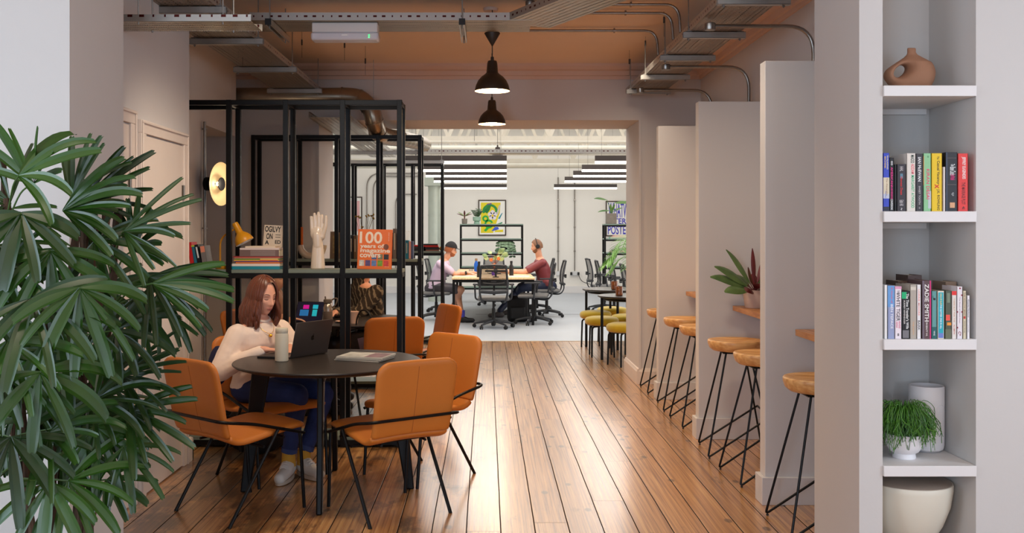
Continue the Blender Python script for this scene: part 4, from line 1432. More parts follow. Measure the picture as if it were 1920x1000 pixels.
# ---- middle frame shelf
S2 = 1.2155
e = thing('bowl', 'curved cream ceramic bowl with an orange candle, on the middle frame', 'bowl', (on(585, 9.05), 9.05, S2))
mb = MB()
pts = [(.11 * math.cos(a) * 1.0, 0, .13 - .11 * math.sin(a)) for a in [R(q) for q in range(0, 181, 12)]]
mb.tube(pts, [.035 if 2 < i < 13 else .03 for i in range(len(pts))], 16)
mb.build('body', CERAM, e)
MB().tube([(-.095, 0, .13), (-.095, 0, .30)], .012, 12).build('candle', mat('orange_wax', (226, 110, 26), .5), e)
e = thing('picture_frame', 'small framed picture leaning on the middle frame by the jamb', 'picture', (on(632, 9.16), 9.16, S2))
e.rotation_euler = (R(-8), 0, 0)
fr = MB().box(-.07, .07, 0, .012, 0, .26).build('frame', mat('taupe_frame', (140, 118, 96), .5), e)
MB().box(-.045, .045, -.001, 0, .05, .22).build('picture_print', cm('print_multi', (150, 130, 90), var=.9, scale=30), e)
bs = [(651, .012, .28, (196, 36, 40), 'thin red book on the middle frame'), (659, .03, .225, (36, 32, 30), 'black book beside the red one on the middle frame'), (666, .032, .22, (120, 92, 60), 'brown book on the middle frame left of the orange cover'),
      (735, .02, .245, (52, 46, 52), 'dark book at left of the group beside the orange cover'), (740, .034, .285, (112, 100, 92), 'tall taupe book of the group beside the orange cover'), (745.5, .016, .24, (18, 18, 20), 'black book of the group beside the orange cover'),
      (763, .03, .175, (24, 120, 146), 'teal book at the right end of the middle frame'), (768.5, .022, .165, (210, 150, 140), 'pink spined book beside the teal one at the right end'), (772.5, .016, .165, (60, 70, 110), 'navy book near the right end of the middle frame')]
for px, w, h, c, l in bs:
    kw = {}
    if w > .025:
        kw['panels'] = ((.3, .85, .3, .6, (200, 190, 170)),)
    book(l, (on(px, 9.05), 9.05, S2), w, h, .15, c, group='books on the middle frame', **kw)
e = thing('vase', 'glass bottle of dried yellow seed heads behind the orange cover', 'vase', (on(681, 9.1), 9.1, S2))
MB().lathe([(.001, 0), (.04, 0), (.042, .01), (.04, .12), (.018, .17), (.016, .2), (.019, .204)], 24).build('bottle_body', mat('clear_glass', (235, 240, 238), .05, trans=.9, var=0), e)
random.seed(5)
for k, (dx, dz) in enumerate(((-.075, .395), (-.05, .40), (-.03, .39), (.03, .40), (.055, .41), (.075, .40), (.095, .38), (.10, .42), (-.01, .30))):
    s = MB().tube(curve([(0, 0, .02), (dx * .3, .01, .2), (dx, .01 * (k % 3), dz)], 4), .0016, 5)
    o = s.build('stem', mat('dry_stem', (110, 98, 60), .8), e)
    q = MB()
    for j in range(3):
        q.ball((dx + random.uniform(-.008, .008), .01 * (k % 3), dz + random.uniform(-.006, .008)), .0075, 8)
    q.build('seed_head', mat('seed_head_mustard', (140, 110, 30), .8), o)
e = thing('vase', 'tiny vase with white twigs at the right end of the middle frame', 'vase', (on(762, 9.17), 9.17, S2))
mb = MB().lathe([(.001, 0), (.02, 0), (.022, .1), (.008, .14), (.001, .14)], 16)
mb.build('body', CERAM, e)
mb = MB()
for dx in (-.02, 0, .02, .035):
    mb.tube([(0, 0, .13), (dx, 0, .26)], .0014, 5)
    mb.ball((dx, 0, .26), .004, 6)
mb.build('twigs', mat('white_twig', (226, 220, 210), .8), e)

# ---- rear frame shelf: flat stacks
z = S2
for i, (w, t, c, l) in enumerate(((.22, .018, (150, 90, 70), 'tan magazine at the bottom of the right stack on the rear frame'), (.23, .022, (34, 28, 28), 'black magazine in the right stack on the rear frame'), (.22, .014, (90, 30, 28), 'maroon magazine in the right stack on the rear frame'),
                               (.20, .02, (206, 44, 34), 'red book in the right stack on the rear frame'), (.19, .02, (24, 22, 24), 'black book topping the right stack on the rear frame'))):
    e = thing('magazine', l, 'magazine', (on(808, 12.65), 12.58, z), 0, 'flat stacks on the rear frame')
    MB().box(-w / 2 + .002, w / 2 - .002, .003, .19, .001, t - .001).build('pages', PAGES, e)
    MB().box(-w / 2, w / 2, 0, .192, t - .0025, t - .0003).box(-w / 2, w / 2, 0, .192, .0003, .0025).box(-w / 2, w / 2, 0, .002, .0003, t - .0003).build('cover', cm('cloth_%02x%02x%02x' % c, c), e)
    z += t
z = S2
for i, (w, t, c, l) in enumerate(((.21, .03, (26, 24, 24), 'black book at the bottom of the left stack on the rear frame'), (.19, .028, (60, 54, 50), 'charcoal book in the left stack on the rear frame'), (.13, .02, (206, 44, 34), 'red book topping the left stack on the rear frame'))):
    e = thing('book', l, 'book', (on(784, 12.65) + .0, 12.58, z), 0, 'flat stacks on the rear frame')
    MB().box(-w / 2 + .002, w / 2 - .002, .003, .19, .001, t - .001).build('pages', PAGES, e)
    MB().box(-w / 2, w / 2, 0, .192, t - .0025, t - .0003).box(-w / 2, w / 2, 0, .192, .0003, .0025).box(-w / 2, w / 2, 0, .002, .0003, t - .0003).build('cover', cm('cloth_%02x%02x%02x' % c, c), e)
    z += t
e = thing('ornament', 'small brass ornament at the right end of the rear frame shelf', 'ornament', (on(827, 12.65), 12.65, S2))
MB().ball((0, 0, .03), (.022, .022, .03), 12).ball((.012, 0, .062), .014, 10).build('figure', mat('brass', (190, 140, 60), .35, metal=.8), e)
# ================================================================ PEOPLE
SKIN = mat('skin_fair', (222, 160, 132), .5, var=.04, scale=20, sss=.12)
SKIN2 = mat('skin_ruddy', (212, 158, 130), .5, var=.05, scale=20, sss=.12)

def remesh(o, vs, it=4):
    m = o.modifiers.new('skin', 'REMESH')
    m.mode = 'VOXEL'
    m.voxel_size = vs
    m.use_smooth_shade = True
    s = o.modifiers.new('smooth', 'SMOOTH')
    s.iterations = it
    s.factor = .5

class Head:
    """head in its own frame: x to the person's left, y forward, z up, origin mid-head"""
    def __init__(s, c, fwd, tilt=0, k=1.0, female=False):
        f = V(fwd).normalized()
        left = V((0, 0, 1)).cross(f).normalized()
        up = f.cross(left).normalized()
        s.m = Matrix.Translation(c) @ Matrix((left, f, up)).transposed().to_4x4() @ Matrix.Rotation(R(tilt), 4, 'Y')
        s.k = k
        s.fem = female

    def surf(s, a, z):
        """a = azimuth from the face centre (radians), z = -1..1 height"""
        e = math.sqrt(max(0, 1 - z * z))
        x = .074 * e * math.sin(a)
        y = .094 * e * math.cos(a)
        zz = .116 * z
        fr = max(0, math.cos(a))
        if z < 0:
            q = min(1, -z)
            x *= 1 - .20 * q
            if fr > 0:
                y += .022 * q * fr ** .6 * (1 if q < .9 else (1 - q) * 10)
            else:
                y *= 1 - .35 * q
                x *= 1 - .12 * q
        if fr > 0:
            y = y * (1 - .05 * fr)
        X, Z = x, zz
        g = lambda cx, cz, sx, sz: math.exp(-((X - cx) / sx) ** 2 - ((Z - cz) / sz) ** 2) if fr > 0 else 0
        y += .0235 * g(0, -.030, .0105, .013) + .014 * g(0, -.012, .0085, .018) + .006 * g(0, .008, .009, .016)     # nose
        y += .008 * (g(.012, -.034, .007, .007) + g(-.012, -.034, .007, .007))
        y -= .011 * (g(.031, .004, .015, .011) + g(-.031, .004, .015, .011))
        y += .005 * (g(.030, .024, .02, .008) + g(-.030, .024, .02, .008))
        y += .007 * g(0, -.060, .022, .008) + .006 * g(0, -.071, .018, .006) - .004 * g(0, -.0655, .022, .003)
        y += .009 * g(0, -.096, .02, .013)
        y += .004 * (g(.042, -.022, .016, .016) + g(-.042, -.022, .016, .016))
        return V((x, y, zz)) * s.k

    def mesh(s, mb):
        nu, nv = 72, 56
        vs = []
        for i in range(nv + 1):
            th = PI * i / nv
            z = -math.cos(th)
            for j in range(nu):
                a = 2 * PI * j / nu
                vs.append(s.m @ s.surf(a if a <= PI else a - 2 * PI, z))
        fs = [(i * nu + j, i * nu + (j + 1) % nu, (i + 1) * nu + (j + 1) % nu, (i + 1) * nu + j) for i in range(nv) for j in range(nu)]
        mb.add(vs, fs)
        for sx in (-1, 1):
            mb.ball(s.m @ (V((sx * .074, -.006, -.004)) * s.k), [q * s.k for q in (.008, .017, .029)], 10, s.m.to_3x3().to_4x4() @ Matrix.Rotation(R(-20 * sx), 4, 'Z'))
        return mb

    def pt(s, x, z, out=0.0):
        """a point on the face at lateral x, height z (metres, unscaled)"""
        zz = z / .116
        lo, hi = -1.4, 1.4
        for _ in range(30):
            md = (lo + hi) / 2
            if s.surf(md, zz).x / s.k < x:
                lo = md
            else:
                hi = md
        p = s.surf(lo, zz)
        return s.m @ (p + V((0, out, 0)))

    def features(s, parent, off, brow=(60, 34, 22), lip=(178, 92, 84), down=False, lips=True):
        bm_ = mat('brow_%02x%02x%02x' % brow, brow, .8, var=.1)
        for sx in (-1, 1):
            MB().tube([s.pt(sx * a, z, .001) for a, z in ((.014, .024), (.024, .030), (.036, .031), (.048, .025))], [.0018, .0028, .0026, .001], 6, flat=.6).shift(off).build('eyebrow', bm_, parent)
            c = s.pt(sx * .030, .002, .0)
            if not down:
                MB().ball(c - s.m.to_3x3() @ V((0, .006, 0)), .0105 * s.k, 12).shift(off).build('eye', mat('eye_white', (226, 218, 212), .2), parent)
                MB().ball(c + s.m.to_3x3() @ V((0, .0028, -.001)), .0042 * s.k, 10).shift(off).build('iris', mat('iris_dark', (44, 34, 28), .2), parent)
            MB().tube([s.pt(sx * a, z, .0022) for a, z in ((.019, -.002), (.025, -.0038 if down else .004), (.033, -.0045 if down else .005), (.042, -.001))], [.0010, .0019, .0020, .001], 6).shift(off).build('eyelashes', mat('lash_dark', (40, 24, 18), .7), parent)
        if lips:
            lm = mat('lips_%02x%02x%02x' % lip, lip, .4, var=.05)
            mb = MB().tube([s.pt(x, -.060 - .0 * abs(x), .0008) for x in (-.022, -.014, -.005, 0, .005, .014, .022)], [.0008, .0024, .0034, .0028, .0034, .0024, .0008], 8, flat=.8)
            mb.tube([s.pt(x, -.0685, .0008) for x in (-.018, -.010, 0, .010, .018)], [.0008, .0034, .0044, .0034, .0008], 8, flat=.8)
            mb.shift(off).build('lips', lm, parent)

def hand(mb, wrist, d, nrm, thumb, k=1.0, curl=.5):
    """palm and five bent fingers. d = pointing, nrm = back of the hand, thumb = side of the thumb (+1/-1)"""
    wrist, d, nrm = V(wrist), V(d).normalized(), V(nrm).normalized()
    side = d.cross(nrm).normalized() * thumb
    nrm = side.cross(d).normalized() * thumb if False else nrm
    mb.capsule(wrist - d * .02, .022 * k, wrist + d * .018 * k, .021 * k)
    for o in (-.024, -.008, .008, .024):
        mb.capsule(wrist + d * .01 * k + side * o * .7 * k, .0135 * k, wrist + d * .078 * k + side * o * k, .0105 * k, 8)
    L = ((.024, .070), (.0085, .080), (-.0085, .074), (-.024, .058))
    for i, (o, ln) in enumerate(L):
        p = wrist + d * .080 * k + side * o * k
        dr = d.copy()
        a = dr
        for j, fr in enumerate((.45, .30, .25)):
            ang = curl * (.35 + .35 * j) * (1 + .08 * i)
            dr2 = (d * math.cos(ang) - nrm * math.sin(ang)).normalized()
            q = p + dr2 * ln * fr * k + side * (o * .10) * k * fr
            mb.capsule(p, (.0088 - .0009 * j) * k, q, (.0082 - .0009 * j) * k, 8)
            p = q
    p = wrist + d * .022 * k + side * .022 * k
    q = p + (d * .6 + side * .75 - nrm * .25).normalized() * .042 * k
    r = q + (d * .9 + side * .25 - nrm * .2).normalized() * .032 * k
    mb.capsule(p, .013 * k, q, .0105 * k, 8).capsule(q, .0105 * k, r, .0082 * k, 8)

def torso(mb, pel, chest, neck, left, fwd, rw=.155, rc=.165, dp=.105):
    """lofted trunk from the seat to the base of the neck"""
    pel, chest, neck, left, fwd = V(pel), V(chest), V(neck), V(left).normalized(), V(fwd).normalized()
    secs = [(pel - V((0, 0, .08)), rw * .75, dp * .95), (pel, rw * 1.05, dp * 1.12), (pel.lerp(chest, .35), rw * .88, dp * .98), (pel.lerp(chest, .7), rw * .98, dp * 1.0), (chest, rc * 1.03, dp * 1.06),
            (chest.lerp(neck, .45), rc * 1.0, dp * .92), (chest.lerp(neck, .72), rc * .78, dp * .75), (chest.lerp(neck, .92), .065, .062), (neck, .05, .052)]
    n = 24
    vs = []
    for c, a, b in secs:
        for j in range(n):
            t = 2 * PI * j / n
            vs.append(c + left * a * math.cos(t) + fwd * b * math.sin(t))
    k = len(secs)
    fs = [(i * n + j, i * n + (j + 1) % n, (i + 1) * n + (j + 1) % n, (i + 1) * n + j) for i in range(k - 1) for j in range(n)]
    fs += [tuple(range(n))[::-1], tuple((k - 1) * n + j for j in range(n))]
    mb.add(vs, fs)

def shoe(mb, ankle, toe, up=V((0, 0, 1)), w=.045, h=.075):
    ankle, toe = V(ankle), V(toe)
    d = (toe - ankle)
    d.normalize()
    mb.capsule(ankle - d * .045 - up * .03, w * .85, ankle + d * .02 - up * .02, w * .9)
    mb.capsule(ankle - d * .01, w * .80, ankle + d * .06 - up * .012, w * .8)
    mb.capsule(ankle + d * .05 - up * .025, w * .85, toe - d * .035, w * .72)

# ---------------------------------------------------------------- woman at the front table
base = V((-1.42, 5.93, 0))
W = thing('person', 'woman with auburn bob and cream sweater working at a laptop', 'person', base)
off = -base
f = V((.75, -.66, 0)).normalized()
l = V((.66, .75, 0)).normalized()
pel = V((-1.42, 5.93, .53))
chest = V((-1.405, 5.90, .80))
neck = V((-1.395, 5.885, .955))
shR = chest - l * .150 + V((.0, 0, .05))
shL = chest + l * .165 + V((0, 0, .055))
elR, wrR = V((-1.575, 5.68, .655)), V((-1.325, 5.715, .772))
elL, wrL = V((-1.165, 6.02, .69)), V((-1.20, 5.84, .772))
hipR, hipL = pel - l * .085 + V((0, 0, -.01)), pel + l * .085 + V((0, 0, -.01))
knR, anR = V((-1.125, 5.70, .50)), V((-1.185, 5.735, .135))
knL, anL = V((-.985, 5.86, .50)), V((-1.105, 5.80, .13))
toR, toL = V((-1.20, 5.60, .03)), V((-.985, 5.67, .035))
H = Head(V((-1.372, 5.862, 1.082)), (.78, -.60, -.20), 0, .97, True)
mb = MB()
H.mesh(mb)
mb.capsule(neck - V((0, 0, .05)), .052, V((-1.39, 5.880, 1.03)), .048)
torso(mb, pel, chest, neck, l, f, .145, .15, .095)
for a, b, c, r in ((shR, elR, wrR, .045), (shL, elL, wrL, .045)):
    mb.capsule(a, r, b, .036).capsule(b, .036, c, .022)
for a, b, c in ((hipR, knR, anR), (hipL, knL, anL)):
    mb.capsule(a, .078, b, .052).capsule(b, .052, c, .034)
mb.capsule(anR, .034, V((anR.x, anR.y, .075)), .03).capsule(anL, .034, V((anL.x, anL.y, .075)), .03)
hand(mb, wrR, V((.86, .42, -.10)), V((.1, 0, 1)), -1, .92, .55)
hand(mb, wrL, V((-.0, -.86, -.06)) + V((.25, 0, 0)), V((0, 0, 1)), 1, .92, .5)
o = mb.shift(off).build('body', SKIN, W, ang=180)
remesh(o, .0042, 3)
H.features(W, off, brow=(74, 40, 24), lip=(176, 96, 86), down=True)
# sweater
CRS = mat('cream_sweatshirt', (236, 212, 194), .9, var=.03, bump=.35, bscale=9, sheen=.3)
mb = MB()
torso(mb, pel - V((0, 0, .0)), chest, neck - V((0, 0, .018)), l, f, .170, .172, .120)
mb.capsule(shR, .070, elR, .068).capsule(elR, .066, wrR.lerp(elR, .10), .036)
mb.capsule(shL, .070, elL, .064).capsule(elL, .062, wrL.lerp(elL, .12), .036)
mb.capsule(shR + V((0, 0, -.06)), .06, elR.lerp(shR, .3) + l * .04, .05)
for k in range(6):      # folds of the sleeve and the waist
    a = k * 1.05
    mb.capsule(elR.lerp(shR, .1 + .1 * k) + V((.03 * math.cos(a), -.052, 0)), .012, elR.lerp(shR, .22 + .1 * k) + V((.035 * math.sin(a), -.05, .02)), .012, 6)
o = mb.shift(off).build('sweater', CRS, W, ang=180)
remesh(o, .007, 4)
dm = o.modifiers.new('folds', 'DISPLACE')
tx = bpy.data.textures.new('fold_noise', 'CLOUDS')
tx.noise_scale = .09
dm.texture = tx
dm.strength = .010
dm.mid_level = .55
# neckband and cuffs
nb = [neck + V((0, 0, -.008)) + l * .058 * math.cos(t) + f * (.056 * math.sin(t) + .006) + V((0, 0, -.018 * max(0, math.sin(t)))) for t in [2 * PI * q / 28 for q in range(28)]]
MB().tube(nb, .009, 8, closed=True).shift(off).build('neckband', CRS, W)
for wr, el in ((wrR, elR), (wrL, elL)):
    d = (wr - el).normalized()
    MB().tube([wr - d * .045, wr - d * .012], .031, 16).shift(off).build('cuff', CRS, W)
# necklace
nk = [neck + V((0, 0, -.012)) + l * .06 * math.cos(t) + f * (.04 + .07 * math.sin(t)) + V((0, 0, -.085 * math.sin(t) ** 1.0)) for t in [PI * q / 20 for q in range(21)]]
GOLD = mat('gold', (236, 180, 60), .2, metal=1)
nko = MB().tube(nk, .0012, 6).shift(off).build('necklace', GOLD, W)
MB().ball(nk[10] + V((0, 0, -.012)) + f * .004, (.012, .012, .010), 12).shift(off).build('pendant', GOLD, nko)
# jeans
JEAN = mat('dark_blue_denim', (36, 50, 98), .85, var=.45, scale=9, bump=.2, bscale=60)
mb = MB()
mb.ball(pel + V((0, 0, -.01)), (.165, .15, .115), 20)
for a, b, c in ((hipR, knR, anR), (hipL, knL, anL)):
    mb.capsule(a, .092, b, .068).capsule(b, .066, c.lerp(b, .12), .046)
o = mb.shift(off).build('jeans', JEAN, W, ang=180)
remesh(o, .008, 4)
dm = o.modifiers.new('folds', 'DISPLACE')
dm.texture = tx
dm.strength = .012
for a, b in ((anR, knR), (anL, knL)):
    d = (a - b).normalized()
    c = a.lerp(b, .10)
    MB().tube([c - d * .015, c + d * .012], .0485, 18).shift(off).build('jeans_hem', mat('denim_hem', (52, 66, 112), .85, var=.2, scale=20), W)
    MB().tube([a + V((0, 0, .028)), a + V((0, 0, .0)), a - V((0, 0, .03)), a - V((0, 0, .06))], [.0385, .0395, .042, .044], 16).shift(off).build('sock', mat('mustard_sock', (196, 148, 54), .9, var=.05), W)
SHW = mat('white_sneaker', (214, 208, 200), .6, var=.04, bump=.1)
SOLE = mat('sneaker_sole', (186, 168, 150), .7)
for an, to in ((anR, toR), (anL, toL)):
    mb = MB()
    a2 = V((an.x, an.y, .085))
    d = V((to.x - an.x, to.y - an.y, 0)).normalized()
    toe = a2 + d * .165 + V((0, 0, -.045))
    mb.capsule(a2 - d * .045 - V((0, 0, .03)), .034, a2 + d * .0 - V((0, 0, .03)), .04).capsule(a2, .042, a2 + d * .06 - V((0, 0, .02)), .038)
    mb.capsule(a2 + d * .04 - V((0, 0, .032)), .040, toe, .034)
    s = mb.shift(off).build('sneaker', SHW, W, ang=180)
    remesh(s, .006, 3)
    sd = V((-d.y, d.x, 0))
    ol = []
    for t in range(28):
        a = 2 * PI * t / 28
        u = math.cos(a)
        ol.append(a2 + d * (.055 + .135 * u) + sd * (.040 + .008 * u) * math.sin(a))
    vs = [V((p.x, p.y, .004)) for p in ol] + [V((p.x, p.y, .026)) for p in ol]
    n = 28
    MB().add(vs, [tuple(range(n)), tuple(range(2 * n - 1, n - 1, -1))] + [(i, (i + 1) % n, (i + 1) % n + n, i + n) for i in range(n)]).shift(off).build('sole', SOLE, W)
    lc = MB()
    for k in range(4):
        c = a2 + d * (.04 + .022 * k) + V((0, 0, .021 - .007 * k))
        lc.tube([c - sd * .02, c + V((0, 0, .006)), c + sd * .02], .0022, 5)
    lc.shift(off).build('laces', mat('white_lace', (232, 228, 222), .8), W)
# hair: wavy locks from a side parting down to the shoulders
HAIR = mat('auburn_hair', (98, 46, 22), .38, var=.28, scale=30, stretch=(4, 4, .6), sheen=.1)
random.seed(11)
mb = MB()
m = H.m
def lock(a, start, L, r, wv, frm=.0):
    pts = []
    ex, ey, ez = .083, .103, .128
    n = 30
    am = random.uniform(.002, .009)
    fq = random.uniform(4.5, 8)
    drop = max(.0, L)
    for i in range(n + 1):
        t = i / n
        ph = start + (R(98) - start) * min(1, t / .45)
        if t <= .45:
            p = V((ex * math.sin(ph) * math.sin(a), ey * math.sin(ph) * math.cos(a) , ez * math.cos(ph)))
        else:
            q = (t - .45) / .55
            x, y = ex * math.sin(a) * .99, ey * math.cos(a) * .99
            fl = 1 + .27 * math.sin(q * PI * .8) + .03 * math.sin(q * 6 + wv)
            cin = 1 - .12 * max(0, q - .7) / .3
            p = V((x * fl * cin, y * fl * cin, -.018 - drop * q))
            p.x += am * math.sin(q * fq + wv)
            p.y += am * math.cos(q * fq + wv * 1.3)
        pts.append(m @ (p * 1.0))
    rr = [r * (.55 + .6 * math.sin(min(1, i / n * 1.15) * PI * .62)) * (1 if i < n - 1 else .4) for i in range(n + 1)]
    mb.tube(pts, rr, 6)
for k in range(340):
    a = R(random.uniform(46, 314))
    if a > PI:
        a -= 2 * PI
    fa = abs(a)
    L = random.uniform(.150, .185) if fa > R(70) else random.uniform(.130, .180)
    lock(a, R(random.uniform(2, 30)), L, random.uniform(.0045, .0105), random.uniform(0, 6))
# cap over the scalp, with the hairline swept to both sides of the brow
def cap(u, v):
    a = (u * 2 - 1) * PI
    fa = abs(a)
    lim = R(100) if fa > R(60) else R(38 + 62 * max(0, (fa - R(22)) / R(38)))
    ph = v * lim
    return m @ V((.0805 * math.sin(ph) * math.sin(a), .101 * math.sin(ph) * math.cos(a), .1255 * math.cos(ph)))
mb.grid(cap, 48, 14)
mb.shift(off).build('hair', HAIR, W, ang=180)

# navy jacket over the back of her chair
e = thing('jacket', 'navy jacket hung over the back of the woman\'s chair', 'jacket', (-1.53, 6.05, .40))
NAVY = mat('navy_cloth', (30, 32, 62), .9, bump=.3, bscale=12)
mb = MB()
rz = Matrix.Rotation(facing(.707, -.707), 4, 'Z')
for (x, y, z, sx, sy, sz) in ((0, -.0, .22, .24, .035, .19), (-.2, .03, .22, .07, .06, .17), (.2, .03, .2, .07, .05, .18), (0, .0, .40, .2, .045, .035)):
    mb.ball(rz @ V((x, y, z)), (sx, sy, sz), 18, rz)
o = mb.build('jacket_body', NAVY, e, ang=180)
remesh(o, .012, 3)

# ---------------------------------------------------------------- generic seated figure for the people further back
def seated(label, base, f, head, pants, shirt, skin, hair_col, hands, feet, arm='short', vs=.010, dz=0, lean=.0, stripes=None, shoes=(30, 28, 30), shorts=False, socks=None, headdir=None, knees=None):
    base = V(base)
    f = V((*f, 0)).normalized()
    l = V((-f.y, f.x, 0))
    e = thing('person', label, 'person', (base.x, base.y, 0))
    off = -V((base.x, base.y, 0))
    pel = base + V((0, 0, .54))
    chest = pel + f * (.05 + lean) + V((0, 0, .30))
    neck = chest + f * (.03 + lean * .4) + V((0, 0, .20))
    hc = V(head) if head else neck + f * .04 + V((0, 0, .145))
    H = Head(hc, headdir or (f.x, f.y, -.22), 0, 1.0)
    shs = [chest + l * s * .185 + V((0, 0, .10)) for s in (1, -1)]
    mb = MB()
    H.mesh(mb)
    mb.capsule(neck - V((0, 0, .05)), .06, hc + V((0, 0, -.06)) - f * .015, .055)
    torso(mb, pel, chest, neck, l, f, .16, .175, .11)
    els, wrs = [], []
    for s, sh, hd in zip((1, -1), shs, hands):
        hd = V(hd)
        el = (sh + hd) / 2 + V((0, 0, -.10)) + l * s * .05 - f * .03
        mb.capsule(sh, .052, el, .043).capsule(el, .042, hd, .027)
        hand(mb, hd, (hd - el) * V((1, 1, .2)), V((0, 0, 1)), -s, 1.0, .5)
        els.append(el)
        wrs.append(hd)
    kn, an = [], []
    for i, (s, ft) in enumerate(zip((1, -1), feet)):
        ft = V(ft)
        hip = pel + l * s * .09
        k = V(knees[i]) if knees else hip + f * .44 + V((0, 0, -.03))
        mb.capsule(hip, .088, k, .060).capsule(k, .058, k.lerp(ft + V((0, 0, .1)), .35) - f * .012, .056).capsule(k, .055, ft + V((0, 0, .10)), .038)
        mb.capsule(ft + V((0, 0, .09)), .036, ft + f * .10 + V((0, 0, .04)), .03)
        kn.append(k)
        an.append(ft)
    o = mb.shift(off).build('body', skin, e, ang=180)
    remesh(o, vs * .75, 3)
    sm = shirt
    mb = MB()
    torso(mb, pel + V((0, 0, .0)), chest, neck - V((0, 0, .02)), l, f, .185, .195, .135)
    for sh, el, wr in zip(shs, els, wrs):
        if arm == 'short':
            mb.capsule(sh, .068, sh.lerp(el, .72), .064)
        else:
            mb.capsule(sh, .072, el, .064).capsule(el, .06, wr.lerp(el, .15), .042)
    if arm == 'long':
        mb.capsule(neck - V((0, 0, .06)), .09, neck + V((0, 0, .03)), .068).capsule(neck, .07, hc - V((0, 0, .09)), .062)
    o = mb.shift(off).build('shirt' if arm == 'short' else 'sweater', sm, e, ang=180)
    remesh(o, vs, 4)
    mb = MB()
    mb.ball(pel + V((0, 0, -.02)), (.18, .18, .13), 18)
    for i, s in enumerate((1, -1)):
        hip = pel + l * s * .09
        if shorts:
            mb.capsule(hip, .100, hip.lerp(kn[i], .80), .082)
        else:
            mb.capsule(hip, .100, kn[i], .074).capsule(kn[i], .07, an[i] + V((0, 0, .12)), .052)
    o = mb.shift(off).build('shorts' if shorts else 'trousers', pants, e, ang=180)
    remesh(o, vs, 4)
    for ft in an:
        mb = MB()
        mb.capsule(ft - f * .04 + V((0, 0, .045)), .04, ft + f * .03 + V((0, 0, .045)), .044).capsule(ft + V((0, 0, .075)), .046, ft + f * .07 + V((0, 0, .05)), .04).capsule(ft + f * .07 + V((0, 0, .042)), .042, ft + f * .17 + V((0, 0, .038)), .036)
        s = mb.shift(off).build('shoe', cm('shoe_%d' % shoes[0], shoes), e, ang=180)
        remesh(s, .008, 3)
        if socks:
            MB().tube([ft + V((0, 0, .09)), ft + V((0, 0, .20))], [.045, .047], 14).shift(off).build('sock', socks, e)
    H.features(e, off, brow=hair_col, lips=False)
    return e, H, off

def short_hair(H, e, off, m, beard=None, crown=1.0):
    mb = MB()
    def cap(u, v):
        a = (u * 2 - 1) * PI
        fa = abs(a)
        lim = R(112) if fa > R(75) else R(52 + 50 * max(0, (fa - R(45)) / R(30)))
        ph = v * lim
        return H.m @ V((.082 * math.sin(ph) * math.sin(a), .103 * math.sin(ph) * math.cos(a), .1265 * math.cos(ph)))
    mb.grid(cap, 40, 12)
    o = mb.shift(off).build('hair', m, e, ang=180)
    if beard:
        mb = MB()
        def bd(u, v):
            x = (u * 2 - 1)
            a = x * R(82)
            zt = -.02 - .045 * (1 - abs(x)) ** .5
            z = (zt + (-.112 - zt) * v) / .116
            return H.m @ (H.surf(a, max(-.985, z)) * 1.045)
        mb.grid(bd, 24, 10)
        mb.shift(off).build('beard', beard, e, ang=180)
    return o

# striped sweater person at the rear table (head behind the orange cover)
m, t, b = nt('dark_patterned_knit')
tc = N(t, 'ShaderNodeTexCoord')
mp = N(t, 'ShaderNodeMapping')
mp.inputs['Rotation'].default_value = (0, R(28), R(20))
wv = N(t, 'ShaderNodeTexWave')
wv.inputs['Scale'].default_value = 9
wv.inputs['Distortion'].default_value = 5
wv.inputs['Detail'].default_value = 3
wv.inputs['Detail Scale'].default_value = 2
cr = N(t, 'ShaderNodeValToRGB')
cr.color_ramp.elements[0].position, cr.color_ramp.elements[0].color = .72, srgb((50, 38, 28))
cr.color_ramp.elements[1].position, cr.color_ramp.elements[1].color = .9, srgb((128, 112, 90))
t.links.new(tc.outputs['Object'], mp.inputs[0])
t.links.new(mp.outputs[0], wv.inputs[0])
t.links.new(wv.outputs['Fac'], cr.inputs[0])
t.links.new(cr.outputs[0], b.inputs['Base Color'])
b.inputs['Roughness'].default_value = .95
KNIT = m
e, H, off = seated('person in a dark patterned knit sweater leaning over the rear table', (-1.02, 8.60, 0), (-.8, -.6), tuple(P(690, 468, 8.45)), cm('dark_trousers', (36, 34, 40)), KNIT, SKIN, (60, 40, 28),
                   ((-1.35, 8.20, .79), (-1.28, 8.05, .79)), ((-1.30, 8.50, 0), (-1.22, 8.30, 0)), arm='long', lean=.03, vs=.012)
short_hair(H, e, off, cm('brown_hair', (70, 46, 30)))
e, H, off = seated('person behind the woman, one hand resting on the tablet', (-1.86, 7.92, 0), (.97, -.25), (-1.745, 7.86, 1.10), cm('dark_trousers', (36, 34, 40)), cm('tan_shirt', (150, 104, 72)), SKIN2, (110, 70, 40),
                   ((-1.62, 7.70, .77), (-1.60, 7.66, .775)), ((-1.30, 7.95, 0), (-1.32, 7.75, 0)), arm='short', vs=.012, lean=-.02)
short_hair(H, e, off, cm('auburn_short', (120, 60, 34)))

